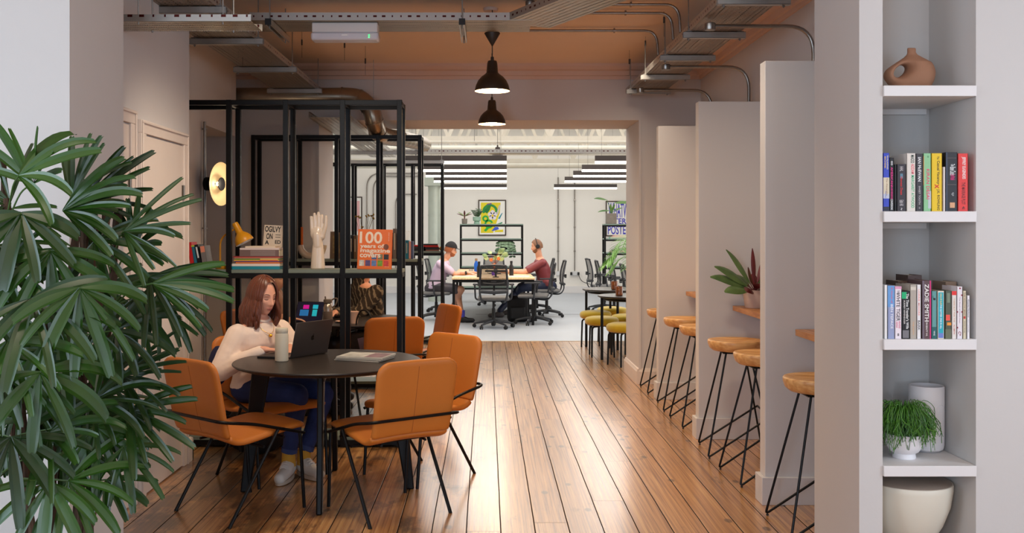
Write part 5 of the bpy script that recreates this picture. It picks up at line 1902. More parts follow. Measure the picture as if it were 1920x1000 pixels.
# men in the office
HR = cm('ginger_hair', (150, 84, 48), var=.2)
e, H, off = seated('bearded man in a lilac T-shirt and black cap at the office desk', (-.86, 15.9, 0), (1, -.05), (-.60, 15.85, 1.17), cm('grey_shorts', (70, 66, 72)), cm('lilac_tshirt', (206, 184, 206), bump=.2, bscale=14), SKIN2, (120, 70, 40),
                   ((-.31, 15.72, .785), (-.22, 15.98, .785)), ((-.40, 15.45, 0), (-.62, 16.05, 0)), shorts=True, knees=((-.50, 16.0, .52), (-.42, 15.68, .52)),
                   socks=mat('multicolour_sock', (70, 70, 160), .9, var=.9, scale=28), lean=.05, vs=.012)
short_hair(H, e, off, HR, HR)
CAPM = cm('black_cap_cloth', (28, 27, 30), rough=.8)
mb = MB()
def capm(u, v):
    a = (u * 2 - 1) * PI
    ph = v * R(78)
    return H.m @ V((.088 * math.sin(ph) * math.sin(a), .109 * math.sin(ph) * math.cos(a), .012 + .128 * math.cos(ph)))
mb.grid(capm, 36, 10)
pk = []
for q in range(-6, 7):
    a = q / 6 * R(52)
    pk.append((.082 * math.sin(a), .098 * math.cos(a), .040))
for q in range(6, -7, -1):
    a = q / 6 * R(40)
    pk.append((.082 * math.sin(a), .098 + .075 * math.cos(a * 1.6), .028 + .006 * math.cos(a)))
n = len(pk)
mb.add([H.m @ V(p) for p in pk] + [H.m @ (V(p) + V((0, 0, .005))) for p in pk], [tuple(range(n)), tuple(range(2 * n - 1, n - 1, -1))] + [(i, (i + 1) % n, (i + 1) % n + n, i + n) for i in range(n)])
mb.shift(off).build('cap', CAPM, e, ang=180)
gl = MB()
for sx in (-1, 1):
    c = H.pt(sx * .031, .0, .008)
    X = H.m.to_3x3()
    gl.tube([c + X @ V((.021 * math.cos(a), 0, .017 * math.sin(a))) for a in [2 * PI * q / 16 for q in range(16)]], .0016, 5, closed=True)
    gl.tube([c + X @ V((sx * .021, 0, .005)), H.m @ V((sx * .078, .0, .006))], .0016, 5)
gl.shift(off).build('glasses', BLACKP, e)
MB().tube([(-.355, 15.70, .79), (-.335, 15.705, .79)], .032, 14).shift(off).build('wristwatch', BLACKP, e)
BRN = cm('brown_short_hair', (128, 88, 62), var=.2)
e, H, off = seated('man in a maroon T-shirt wearing black headphones at the office desk', (1.03, 16.55, 0), (-1, -.03), (.86, 16.5, 1.215), cm('navy_trousers', (40, 48, 74)), cm('maroon_tshirt', (128, 56, 60), bump=.2, bscale=14), SKIN2, (90, 56, 36),
                   ((.27, 16.62, .785), (.25, 16.36, .785)), ((.40, 16.8, 0), (.22, 16.35, 0)), lean=.03, vs=.012, shoes=(90, 84, 84))
short_hair(H, e, off, BRN, BRN)
hp = MB().tube([H.m @ V((.094 * math.sin(a), -.005, .0 + .138 * math.cos(a))) for a in [R(q) for q in range(-88, 89, 11)]], .007, 8)
for sx in (-1, 1):
    hp.lathe([(.001, 0), (.032, 0), (.036, .006), (.036, .02), (.03, .027), (.001, .027)], 20, H.m @ V((sx * .078, -.005, -.002)), H.m.to_3x3().to_4x4() @ Matrix.Rotation(R(90 * sx), 4, 'Y'))
hp.shift(off).build('headphones', BLACKP, e)
# ================================================================ PLANTS
def leaf_mat(name, c1, c2, rough=.32, scale=3, axis=(1, 1, 1), coat=.15):
    m, t, b = nt(name)
    oi = N(t, 'ShaderNodeObjectInfo')
    tc = N(t, 'ShaderNodeTexCoord')
    nz = N(t, 'ShaderNodeTexNoise')
    nz.inputs['Scale'].default_value = scale
    t.links.new(tc.outputs['Object'], nz.inputs['Vector'])
    f = math_node(t, 'ADD', math_node(t, 'MULTIPLY', oi.outputs['Random'], .6), math_node(t, 'MULTIPLY_ADD', nz.outputs['Fac'], .9, -.25))
    mx = N(t, 'ShaderNodeMix', data_type='RGBA')
    mx.inputs['A'].default_value = srgb(c1)
    mx.inputs['B'].default_value = srgb(c2)
    mx.clamp_factor = True
    t.links.new(f, mx.inputs['Factor'])
    t.links.new(mx.outputs['Result'], b.inputs['Base Color'])
    b.inputs['Roughness'].default_value = rough
    b.inputs['Coat Weight'].default_value = coat
    b.inputs['Coat Roughness'].default_value = .3
    return m

PALM = leaf_mat('palm_leaf_green', (15, 36, 6), (48, 88, 18), .32, coat=.1)
CANE = mat('palm_cane_fibre', (74, 54, 40), .95, var=.5, scale=22, bump=.5, bscale=40, stretch=(6, 6, 1))
STALK = mat('leaf_stalk_green', (66, 96, 40), .5)

def leaflet(mb, p, d, nrm, L, W, droop, n=9, teeth=True):
    """pleated strap leaflet with a blunt notched tip, bending down under its own weight"""
    p, d, nrm = V(p), V(d).normalized(), V(nrm).normalized()
    side = d.cross(nrm).normalized()
    rows = []
    cur = p.copy()
    dr = d.copy()
    for i in range(n + 1):
        t = i / n
        w = W * (.16 + .84 * min(1, t / .38) ** .8) * (1 if t < .82 else 1 - .30 * (t - .82) / .18)
        nn = side.cross(dr).normalized()
        row = []
        for j, x in enumerate((-1, -.5, 0, .5, 1)):
            row.append(cur + side * x * w / 2 + nn * (.09 * w * (1 if j % 2 else 0) - .16 * w * abs(x)) * -1)
        rows.append(row)
        cur = cur + dr * (L / n)
        dr = (dr + V((0, 0, -1)) * droop * (t + .15) / n * 2.2).normalized()
    # notched tip
    last = rows[-1]
    tips = [last[j] + dr * L * (.035 if j % 2 else .01) for j in range(5)]
    if teeth:
        rows.append(tips)
    vs = [q for r in rows for q in r]
    k = len(rows)
    mb.add(vs, [(i * 5 + j, i * 5 + j + 1, (i + 1) * 5 + j + 1, (i + 1) * 5 + j) for i in range(k - 1) for j in range(4)])

def fan(parent, hub, axis, nrm, n, L, W, spread, droop, stem=None, m=PALM, rnd=random):
    mb = MB()
    hub, axis, nrm = V(hub), V(axis).normalized(), V(nrm).normalized()
    side = axis.cross(nrm).normalized()
    for i in range(n):
        u = (i / (n - 1) * 2 - 1) if n > 1 else 0
        a = u * spread + rnd.uniform(-.06, .06)
        d = axis * math.cos(a) + side * math.sin(a) + nrm * rnd.uniform(-.12, .18)
        leaflet(mb, hub, d, nrm + side * -.25 * u, L * (1 - .16 * abs(u)) * rnd.uniform(.85, 1.1), W * rnd.uniform(.6, 1.15), droop * rnd.uniform(.3, 1.0))
    o = mb.build('leaf', m, parent, ang=16)
    if stem:
        MB().tube(curve([stem, (V(stem) + hub) / 2 + V((0, 0, .03)), hub], 5), .0028, 6).build('leaf_stalk', STALK, o)
    return o

random.seed(21)
PX, PY = -1.47, 3.16
pl = thing('palm_plant', 'large potted lady palm with dark fan leaves at the front left', 'plant', (PX, PY, 0))
MB().lathe([(.001, 0), (.18, 0), (.19, .01), (.23, .38), (.235, .40), (.21, .40), (.205, .37), (.001, .36)], 40).build('pot', mat('dark_planter', (52, 50, 50), .6), pl)
MB().lathe([(.001, .372), (.205, .372)], 32).build('soil', SOIL, pl)
off = V((-PX, -PY, 0))
canes = []
for i in range(13):
    a = random.uniform(0, 2 * PI)
    r = random.uniform(.03, .17)
    b0 = V((r * math.cos(a), r * math.sin(a), .36))
    h = random.uniform(.95, 1.75)
    b1 = b0 + V((math.cos(a) * random.uniform(0, .12) + random.uniform(-.06, .10), math.sin(a) * .08, h - .36))
    pts = curve([b0, b0.lerp(b1, .4) + V((random.uniform(-.02, .02), 0, 0)), b1], 8)
    MB().tube(pts, [.013 + .004 * math.sin(q * 2.1 + i) for q in range(len(pts))], 8).build('cane', CANE, pl)
    canes.append((b0, b1))

def W2(px, py, d):
    return P(px, py, d) + off

def near_cane(h):
    best = min(canes, key=lambda c: (c[1] - h).length)
    z = max(.5, min(best[1].z, h.z - .12))
    t = (z - best[0].z) / (best[1].z - best[0].z)
    return best[0].lerp(best[1], max(0, min(1, t)))

# fans placed where the photo shows them: hub pixel, depth, image angle of the axis (deg, up positive), leaflets, length, width, spread, droop
fans = [
    ((62, 345), 3.05, 95, 7, .20, .040, 1.25, .35), ((35, 330), 2.95, 20, 5, .28, .042, .9, .9), ((135, 372), 3.1, 60, 8, .25, .034, 1.0, .45),
    ((150, 385), 3.2, 25, 7, .30, .030, .55, .35), ((118, 395), 3.05, 20, 7, .28, .036, .8, .55), ((232, 434), 3.0, 5, 8, .25, .024, .95, .35),
    ((178, 452), 3.0, -35, 8, .27, .034, 1.4, .8), ((40, 400), 2.9, -80, 6, .22, .055, 1.3, .7), ((20, 380), 3.1, 150, 6, .24, .036, 1.2, .6),
    ((95, 470), 2.9, -85, 7, .24, .050, 1.5, .9), ((280, 520), 3.0, -25, 8, .26, .027, .9, .5), ((285, 532), 2.9, -8, 5, .25, .034, .5, .45),
    ((250, 560), 3.1, -60, 7, .24, .026, 1.0, .7), ((150, 540), 2.8, -80, 8, .25, .042, 1.4, .8), ((60, 560), 2.8, -60, 7, .26, .042, 1.5, .9),
    ((75, 698), 2.75, -75, 6, .25, .046, 1.6, 1.1), ((15, 640), 2.8, -20, 7, .24, .036, 1.5, .9), ((215, 620), 3.0, -10, 8, .22, .030, 1.3, .7),
    ((228, 705), 3.05, 0, 8, .24, .022, .9, .4), ((240, 770), 3.0, -15, 7, .25, .028, .8, .5), ((180, 800), 2.95, -60, 7, .22, .034, 1.4, .7),
    ((232, 838), 2.95, -55, 6, .19, .026, 1.2, .9), ((128, 902), 2.85, -30, 7, .22, .036, 1.5, .7), ((92, 905), 2.8, -100, 6, .20, .040, 1.3, .6),
    ((20, 820), 2.8, -70, 7, .24, .042, 1.4, .8), ((120, 850), 3.0, 20, 7, .2, .03, 1.5, .6), ((250, 470), 3.1, 60, 7, .17, .035, 1.1, .4),
    ((175, 470), 3.2, 80, 6, .18, .045, .8, .2), ((300, 545), 3.15, -70, 7, .22, .026, .8, .6), ((215, 730), 3.2, 35, 7, .20, .024, 1.1, .6),
    ((170, 740), 3.0, -80, 7, .24, .036, 1.2, .6), ((110, 620), 3.0, -95, 7, .26, .05, 1.2, .5), ((5, 500), 2.9, -30, 7, .26, .036, 1.4, .9),
    ((200, 900), 3.1, -30, 6, .16, .03, 1.3, .7), ((40, 740), 3.1, 0, 7, .22, .034, 1.5, .8), ((160, 660), 3.1, 30, 7, .22, .032, 1.4, .8),
]
for (hp_, d, ang, n, L, Wd, spr, dr) in fans:
    h = W2(hp_[0], hp_[1], d)
    a = R(ang)
    ax = V((math.cos(a), random.uniform(-.5, -.05), math.sin(a)))
    nr = V((-.3 * math.sin(a) + random.uniform(-.15, .15), -1.0, .55))
    fan(pl, h, ax, nr, n, L * 1.05, Wd * .86, spr, dr, near_cane(h))
# further fans filling the crown
for i in range(34):
    py = random.uniform(350, 840)
    t = (py - 330) / 655
    xmax = 150 + 120 * math.sin(PI * min(1, t * 1.25)) if t < .8 else 175 - 30 * (t - .8)
    px = random.uniform(-110, xmax - 20)
    d = random.uniform(2.85, 3.5)
    h = W2(px, py, d)
    a = R(random.choice((random.uniform(-110, 40), random.uniform(-160, -20), random.uniform(20, 150) if t < .2 else random.uniform(-90, 0))))
    fan(pl, h, V((math.cos(a), random.uniform(-.8, .5), math.sin(a))), V((random.uniform(-.4, .4), -.8, .7)), random.randint(5, 8), random.uniform(.18, .26), random.uniform(.022, .034), random.uniform(.9, 1.6), random.uniform(.4, 1.1),
        near_cane(h))

# ---- striped prayer plant on the ledge
def simple_leaf(mb, base, d, L, W, nrm=(0, -.6, .8), droop=.5, n=8, fold=.25):
    base, d, nrm = V(base), V(d).normalized(), V(nrm)
    side = d.cross(nrm).normalized()
    rows = []
    cur, dr = base.copy(), d.copy()
    for i in range(n + 1):
        t = i / n
        w = W * math.sin(PI * min(.985, t * .93 + .035)) ** .8
        nn = side.cross(dr).normalized()
        rows.append([cur + side * x * w / 2 - nn * fold * w * abs(x) * .5 for x in (-1, -.5, 0, .5, 1)])
        cur += dr * L / n
        dr = (dr + V((0, 0, -1)) * droop * t / n * 2).normalized()
    mb.add([q for r in rows for q in r], [(i * 5 + j, i * 5 + j + 1, (i + 1) * 5 + j + 1, (i + 1) * 5 + j) for i in range(n) for j in range(4)])

random.seed(3)
GRN = leaf_mat('prayer_leaf_green', (34, 70, 26), (120, 150, 84), .35, 14)
BUR = leaf_mat('prayer_leaf_burgundy', (80, 20, 26), (120, 36, 40), .4, 10)
e = thing('potted_plant', 'prayer plant with burgundy undersides in a pale pot on the oak ledge', 'plant', (1.842, 6.60, .9505))
MB().lathe([(.001, 0), (.062, 0), (.066, .004), (.079, .09), (.083, .118), (.084, .124), (.079, .125), (.076, .11), (.001, .105)], 40).build('pot', mat('pinkish_stone_pot', (196, 172, 160), .75, var=.06), e)
MB().lathe([(.001, .112), (.076, .112)], 24).build('soil', SOIL, e)
for (dx, dz, L, W, m, dy) in ((-.9, .42, .27, .075, GRN, -.2), (-.8, .62, .26, .075, GRN, -.1), (-.55, .95, .27, .05, GRN, 0), (-.75, .12, .2, .07, GRN, -.4), (.5, .7, .2, .08, GRN, -.2), (.7, .3, .2, .08, GRN, -.5), (.2, .5, .17, .09, GRN, -.8),
                              (-.05, 1, .22, .03, BUR, 0), (.3, 1, .2, .03, BUR, .1), (-.3, .7, .17, .06, BUR, -.5), (-.1, .4, .14, .06, BUR, -.9), (.35, .3, .15, .09, GRN, -.9), (-.45, .15, .16, .07, BUR, -.8), (.6, .9, .22, .07, GRN, .3), (-.5, .6, .2, .07, GRN, .5), (.1, .7, .16, .05, BUR, .6)):
    mb = MB()
    d = V((dx, dy, dz)).normalized()
    b = V((0, 0, .112))
    mid = b + d * .06
    simple_leaf(mb, mid, d, L * (1.08 if dy < .2 else .7), W * 1.1, nrm=(-dx * .4, -.7, .7), droop=.7)
    o = mb.build('leaf', m, e, ang=70)
    MB().tube([b, mid + d * .01], .003, 6).build('leaf_stalk', BUR, o)

# ---- trailing rhipsalis in a footed white pot
e = thing('trailing_plant', 'bushy bright green trailing plant in a white footed pot, in the niche', 'plant', (1.775, 4.085, SH[3]))
MB().lathe([(.001, 0), (.045, 0), (.047, .003), (.045, .022), (.058, .030), (.074, .055), (.08, .09), (.08, .105), (.075, .106), (.074, .09), (.001, .085)], 40).build('pot', POTW, e)
RH = leaf_mat('rhipsalis_green', (24, 66, 14), (88, 146, 40), .45, 10)
random.seed(9)
for g in range(24):
    mb = MB()
    for k in range(26):
        a = random.uniform(0, 2 * PI)
        if math.sin(a) > .7 and random.random() < .6:
            a = -a
        r0 = random.uniform(0, .05)
        reach = random.uniform(.03, .112)
        up = random.uniform(.04, .14)
        dn = random.uniform(-.01, .11) * random.random() ** .5
        p0 = V((r0 * math.cos(a), r0 * math.sin(a), .10))
        xx = max(-.13, reach * 1.12 * math.cos(a)) + random.uniform(-.004, .004)
        yy = max(-.118, min(.13, reach * math.sin(a)))
        p1 = V((xx * .6, yy * .6, .10 + up))
        p2 = V((xx, yy, .10 + up * .75))
        p3 = V((max(-.135, xx * 1.12), yy * 1.08, max(.012, .10 + up * .5 - dn)))
        p2 += V([random.uniform(-.018, .018) for _ in range(3)])
        p3 += V((random.uniform(-.02, .02), random.uniform(-.02, .02), 0))
        p3.x = max(-.138, p3.x)
        pts = curve([p0, p1, p2, p3], 4)
        mb.tube(pts, .0013, 4, caps=False)
        q = pts[-3]
        for s in (-1, 1):
            mb.tube([q, V((max(-.135, q.x + s * .008), q.y, max(.01, q.z - .018)))], .0011, 4, caps=False)
    mb.build('trailing_stems', RH, e, ang=60)
e['label'] = 'bushy bright green trailing plant in a white footed pot, in the niche'
# ================================================================ OFFICE BEYOND THE OPENING
SEATG = mat('grey_seat_cloth', (112, 112, 112), .9, var=.05)
m, t, b = nt('chair_mesh_cloth')
b.inputs['Base Color'].default_value = srgb((30, 30, 32))
b.inputs['Roughness'].default_value = .7
b.inputs['Alpha'].default_value = .62
MESHM = m
CHG = mat('charcoal_plastic', (52, 54, 58), .45, var=.06)

def make_task_chair(label, loc, rotz):
    e = thing('office_chair', label, 'office chair', loc, rotz, 'mesh office chairs')
    mb = MB().lathe([(.001, .05), (.035, .05), (.035, .10), (.028, .11), (.025, .30), (.018, .30), (.018, .41), (.001, .41)], 16)
    mb.box(-.10, .10, -.09, .10, .405, .425)
    mb.build('gas_column', BLACKP, e)
    mb = MB()
    for k in range(5):
        a = R(90 + 72 * k)
        mb.tube([(.02 * math.cos(a), .02 * math.sin(a), .11), (.17 * math.cos(a), .17 * math.sin(a), .092), (.31 * math.cos(a), .31 * math.sin(a), .062)], [.024, .02, .014], 8)
    mb.build('star_base', CHG, e)
    for k in range(5):
        a = R(90 + 72 * k)
        c = V((.31 * math.cos(a), .31 * math.sin(a), .028))
        q = MB()
        for s in (-1, 1):
            q.lathe([(.001, s * .006), (.028, s * .006), (.028, s * .022), (.022, s * .025), (.001, s * .025)], 14, c, Matrix.Rotation(a + .5, 4, 'Z') @ Matrix.Rotation(R(90), 4, 'X'))
        q.tube([c + V((0, 0, .0)), c + V((0, 0, .038))], .008, 8)
        q.build('caster', BLACKP, e)
    s = MB().obox((0, .02, .455), (.48, .47, .055)).build('seat', SEATG, e, bevel=.024)
    # curved support rising behind the back
    mb = MB()
    for x in (-.20, .20):
        mb.tube(curve([(x * .55, .0, .41), (x * .8, -.20, .40), (x, -.275, .50), (x * 1.04, -.255, .64), (x * 1.0, -.27, .80), (x * .93, -.31, .955)], 5), .018, 8, flat=.6)
    mb.tube(curve([(-.19, -.31, .955), (0, -.325, .965), (.19, -.31, .955)], 5), .016, 8)
    mb.tube(curve([(-.205, -.262, .57), (0, -.30, .56), (.205, -.262, .57)], 5), .026, 8)
    bk = mb.build('backrest', CHG, e, ang=60)
    def fn(u, v):
        x = (u * 2 - 1)
        z = .57 + .385 * v
        y = -.258 - .055 * max(0, v - .2) / .8 - .03 * (1 - x * x)
        return V((x * (.20 - .012 * v), y, z))
    o = MB().grid(fn, 8, 6).build('mesh_panel', MESHM, bk, ang=180)
    MB().tube(curve([(-.16, -.30, .70), (0, -.335, .69), (.16, -.30, .70)], 5), .012, 6).box(-.04, .04, -.34, -.31, .67, .73).build('lumbar_support', BLACKP, bk)
    for s in (-1, 1):
        MB().tube(fillet([(s * .2, 0, .42), (s * .275, 0, .44), (s * .285, -.03, .655)], .04), .015, 8).obox((s * .275, .02, .665), (.075, .25, .024)).build('armrest', CHG, e, bevel=.006)
    return e

OC = make_task_chair('office chair at the near end of the desk, back to the camera', (.10, 14.62, 0), facing(0, 1))
for x, y, f_, l_ in ((.14, 19.05, (0, -1), 'office chair at the far end of the desk, facing the camera'),
                     (-.84, 15.9, (1, -.05), 'office chair the man in the lilac T-shirt sits on'),
                     (-.80, 17.6, (1, -.1), 'empty office chair behind the man in the black cap'),
                     (.76, 15.22, (-1, .12), 'empty office chair at the near right corner of the desk'),
                     (1.03, 16.55, (-1, -.03), 'office chair the man with headphones sits on'),
                     (.92, 17.75, (-1, 0), 'empty office chair beyond the man with headphones'),
                     (2.16, 17.7, (1, .1), 'leftmost of the office chairs at the right-hand desk'),
                     (2.20, 16.6, (1, 0), 'second office chair from the left at the right-hand desk'),
                     (2.31, 15.6, (1, .05), 'third office chair from the left at the right-hand desk'),
                     (2.40, 14.9, (1, 0), 'rightmost visible office chair, nearest the opening jamb')):
    dup(OC, (x, y, 0), facing(*f_), l_)

def make_desk(label, x0, x1, y0, y1, n=1):
    e = thing('office_desk', label, 'desk', ((x0 + x1) / 2, y0, 0))
    w = (x1 - x0) / 2
    L = y1 - y0
    MB().box(-w, w, 0, L, .716, .741).build('desktop', BEECH, e, bevel=.003)
    mb = MB()
    for x in (-w + .01, w - .05):
        mb.box(x, x + .04, .01, L - .01, .672, .715)
    for y in (.01, L / 2 - .02, L - .05):
        mb.box(-w + .05, w - .05, y, y + .04, .672, .715)
    mb.build('frame', BLACKM, e)
    for y in (.01, L / 2 - .02, L - .05):
        for x in (-w + .01, w - .05):
            MB().box(x, x + .04, y, y + .04, 0, .672).build('leg', BLACKM, e, bevel=.003)
    MB().box(-.25, .25, .3, L - .3, .60, .66).build('cable_basket', CHG, e)
    return e
make_desk('long pale wood desk where the two men work', -.55, .75, 15.0, 18.55)
make_desk('pale wood desk at the right, beside the row of empty office chairs', 2.68, 3.9, 14.6, 18.6)

def bottle(label, x, y, z, c, r=.036, h=.235, band=None):
    e = thing('water_bottle', label, 'bottle', (x, y, z))
    mt = cm('bottle_%02x%02x%02x' % c, c, rough=.3)
    MB().lathe([(.001, 0), (r - .003, 0), (r, .004), (r, h * .62), (r * .55, h * .78), (r * .5, h * .84), (.001, h * .84)], 24).build('body', mt, e)
    MB().lathe([(.001, h * .84), (r * .58, h * .84), (r * .58, h), (.001, h)], 20).build('cap', band or BLACKP, e)
bottle('bright blue water bottle on the desk', -.185, 16.6, .7415, (28, 96, 200), .038, .26, mat('bottle_cap_wood', (150, 120, 90), .5))
bottle('tall black bottle on the desk by the lilac T-shirt', -.125, 15.28, .7415, (26, 25, 26), .036, .25)
bottle('black bottle on the right side of the desk', .395, 15.55, .7415, (38, 34, 34), .036, .25)
e = thing('drinking_glass', 'short clear glass by the blue bottle', 'glass', (-.265, 16.1, .7415))
MB().lathe([(.001, 0), (.034, 0), (.038, .10), (.036, .10), (.032, .006), (.001, .006)], 20).build('tumbler', mat('clear_glass2', (236, 236, 230), .08, trans=.7, var=0), e)
for lx, ly, w_, d_, l_, c_ in ((-.36, 15.35, .34, .22, 'open cream notebook in front of the man in the cap', (226, 206, 160)), (.50, 15.35, .36, .25, 'closed pale laptop on the right front of the desk', (226, 220, 214))):
    nm = 'notebook' if 'notebook' in l_ else 'laptop'
    e = thing(nm, l_, nm, (lx, ly, .7415))
    MB().box(-w_ / 2, w_ / 2, -d_ / 2, d_ / 2, 0, .009).build('cover' if nm == 'notebook' else 'base', cm('n_' + nm, c_), e, bevel=.003)
    MB().box(-w_ / 2 + .006, w_ / 2 - .006, -d_ / 2 + .006, d_ / 2 - .006, .009, .015).build('pages' if nm == 'notebook' else 'lid', cm('nn_' + nm, (236, 226, 204) if nm == 'notebook' else (214, 210, 206)), e, bevel=.002)
e = thing('laptop', 'open laptop the man with headphones types on', 'laptop', (.13, 16.5, .7415), R(90))
MB().box(-.15, .15, -.11, .10, 0, .012).build('base', ALU, e, bevel=.003)
MB().obox((0, .135, .10), (.30, .006, .20), Matrix.Rotation(R(-15), 4, 'X')).build('lid', ALU, e, bevel=.002)
# flowers on the desk
e = thing('potted_plant', 'variegated plant with orange flowers in a small violet pot on the desk', 'plant', (.12, 15.9, .7415))
MB().lathe([(.001, 0), (.04, 0), (.05, .08), (.047, .08), (.001, .07)], 20).build('pot', cm('violet_pot', (104, 60, 190)), e)
VAR = leaf_mat('variegated_leaf', (70, 110, 50), (196, 206, 140), .45, 22)
FLW = cm('orange_flower', (226, 120, 50), var=.2)
random.seed(4)
for k in range(13):
    a = random.uniform(0, 2 * PI)
    h = random.uniform(.16, .36)
    rr = random.uniform(.03, .16)
    d = V((math.cos(a) * rr, math.sin(a) * rr * .6, h))
    mb = MB()
    simple_leaf(mb, V((0, 0, .07)) + d, V((d.x, d.y, .05)), random.uniform(.08, .12), .07, nrm=(0, -.9, .5), droop=.6, n=6)
    o = mb.build('leaf', VAR, e, ang=70)
    MB().tube(curve([(0, 0, .07), V((d.x * .3, d.y * .3, .07 + h * .6)), V((0, 0, .07)) + d], 4), .003, 5).build('leaf_stalk', cm('red_stalk', (120, 60, 40)), o)
for q in ((-.05, -.05, .26), (.07, -.05, .28), (.0, -.06, .17)):
    mb = MB()
    for k in range(5):
        a = k * 2 * PI / 5
        mb.ball(V(q) + V((.018 * math.cos(a), 0, .018 * math.sin(a))), (.014, .01, .014), 8)
    mb.build('flower', FLW, e)
# monitor arm silhouette on the near end
e = thing('monitor_arm', 'low black monitor arm bracket on the desk behind the near chair', 'bracket', (.14, 15.22, .7415))
MB().lathe([(.001, 0), (.05, 0), (.05, .012), (.016, .016), (.014, .12), (.001, .12)], 20).build('base', BLACKP, e)
MB().bar((-.17, 0, .10), (.19, 0, .10), .03, .028).ball((0, 0, .10), (.04, .03, .035), 12).build('arm', BLACKP, e)
# black bag under the desk
e = thing('rucksack', 'black rucksack on the floor under the right end of the desk', 'bag', (.50, 15.65, 0))
MB().obox((0, 0, .21), (.34, .24, .42)).build('bag_body', mat('black_nylon', (20, 18, 20), .7, bump=.2, bscale=20), e, bevel=.06)
MB().obox((0, -.13, .15), (.24, .05, .2)).build('front_pocket', BLACKP, e, bevel=.02)

# shelf units
def office_shelf(label, x0, x1, y, levels, dep=.35):
    e = thing('shelving_unit', label, 'shelving unit', (x0, y, 0), 0, 'black and green office shelving units')
    w = x1 - x0
    t = .035
    for x in (0, w - t):
        for yy in (0, dep - t):
            MB().box(x, x + t, yy, yy + t, 0, levels[0] - .002).build('upright', BLACKM, e)
    for z in levels:
        MB().box(0, w, 0, dep, z, z + .022).build('shelf_board', mat('mint_shelf', (128, 150, 140), .5, var=.04), e)
        MB().box(t, w - t, .001, .03, z - .034, z).box(t, w - t, dep - .03, dep - .001, z - .034, z).build('rail', BLACKM, e)
    return e
LV = (1.60, 1.30, 1.01, .72, .30)
office_shelf('black shelving unit behind the desk, under the yellow poster', -.56, .75, 19.8, LV)
office_shelf('black shelving unit at the right, cut off by the opening jamb', 2.42, 3.7, 19.8, LV)

def posx(px, d=19.95):
    return (px - VX) / F * d
e = thing('potted_plant', 'small plant with striped leaves in a grey pot on the office shelf', 'plant', (posx(871), 19.95, 1.622))
MB().lathe([(.001, 0), (.045, 0), (.055, .02), (.058, .11), (.05, .11), (.001, .10)], 20).build('pot', CONC, e)
for k in range(12):
    a = k * 2 * PI / 12
    mb = MB()
    simple_leaf(mb, (0, 0, .16), (math.cos(a), .6 * math.sin(a), .45 + .25 * (k % 2)), .17, .035, droop=.6, n=6)
    mb.build('leaf', VAR if k % 3 else BUR, e, ang=70)
MB().tube([(0, 0, .08), (0, 0, .17)], .014, 8).build('stem', cm('reddish_stem', (110, 60, 44)), e)
e = thing('potted_plant', 'bushy dark plant in a mint footed pot on the office shelf', 'plant', (posx(894), 19.95, 1.622))
MB().lathe([(.001, 0), (.06, 0), (.062, .03), (.045, .05), (.08, .07), (.085, .15), (.078, .15), (.001, .13)], 24).build('pot', cm('mint_glaze', (150, 184, 166)), e)
ZZ = leaf_mat('dark_glossy_leaf', (26, 54, 26), (60, 96, 50), .3, 12)
random.seed(8)
for k in range(9):
    a = random.uniform(0, 2 * PI)
    top = V((.09 * math.cos(a), .05 * math.sin(a), random.uniform(.24, .31)))
    st = MB().tube([(0, 0, .12), top], .005, 5).build('stem', ZZ, e)
    mb = MB()
    for q in range(5):
        b = V((0, 0, .12)).lerp(top, .3 + .17 * q)
        for s in (-1, 1):
            simple_leaf(mb, b, (s * .9, -.2, .5), .05, .03, n=4)
    mb.build('leaflets', ZZ, st, ang=70)
e = thing('potted_plant', 'trailing silvery plant in a black pot hanging on the third office shelf', 'plant', (posx(947), 19.95, 1.032))
MB().lathe([(.001, 0), (.07, 0), (.10, .04), (.105, .13), (.095, .17), (.001, .16)], 28).build('pot', BLACKP, e)
SIL = leaf_mat('silver_green_leaf', (70, 104, 74), (150, 178, 146), .45, 12)
random.seed(14)
for k in range(14):
    a = random.uniform(-PI, 0)
    x, y = .12 * math.cos(a), .12 * math.sin(a)
    L = random.uniform(.03, .27)
    pts = curve([(0, 0, .16), (x * .8, y * .8, .23), (x * 1.2, y * 1.1, .15), (x * 1.35, y * 1.25, .16 - L)], 4)
    st = MB().tube(pts, .0025, 5).build('stem', SIL, e)
    mb = MB()
    for q in range(2, len(pts), 2):
        for s in (-1, 1):
            simple_leaf(mb, pts[q], (s * .8, -.5, -.2), random.uniform(.07, .10), .05, nrm=(0, -1, .3), n=4)
    mb.build('leaves', SIL, st, ang=70)
# stacked items on the right shelf
e = thing('potted_plant', 'alocasia with three arching leaves in a square concrete pot', 'plant', (posx(1146), 19.95, 1.622))
MB().prism([(-.10, -.10), (.10, -.10), (.10, .10), (-.10, .10)], 0, .22).build('pot', CONC, e, bevel=.006)
AL = leaf_mat('alocasia_green', (50, 100, 40), (110, 150, 60), .35, 8)
for (d, L, W_, st) in (((-.85, -.1, .25), .28, .08, (-.09, 0, .50)), ((-1, -.1, .05), .26, .06, (-.03, 0, .28)), ((.95, -.1, .15), .34, .11, (.07, 0, .44)), ((.9, -.2, .5), .2, .05, (.05, 0, .27)), ((-.1, -.2, 1), .16, .05, (0, 0, .26)), ((.25, -.2, 1), .16, .05, (.02, 0, .26))):
    s = MB().tube(curve([(0, 0, .20), (st[0] * .4, 0, (st[2] + .2) / 2), st], 4), .006, 6).build('stem', AL, e)
    mb = MB()
    simple_leaf(mb, st, d, L, W_, nrm=(0, -.6, .8), droop=.9)
    mb.build('leaf', AL, s, ang=70)
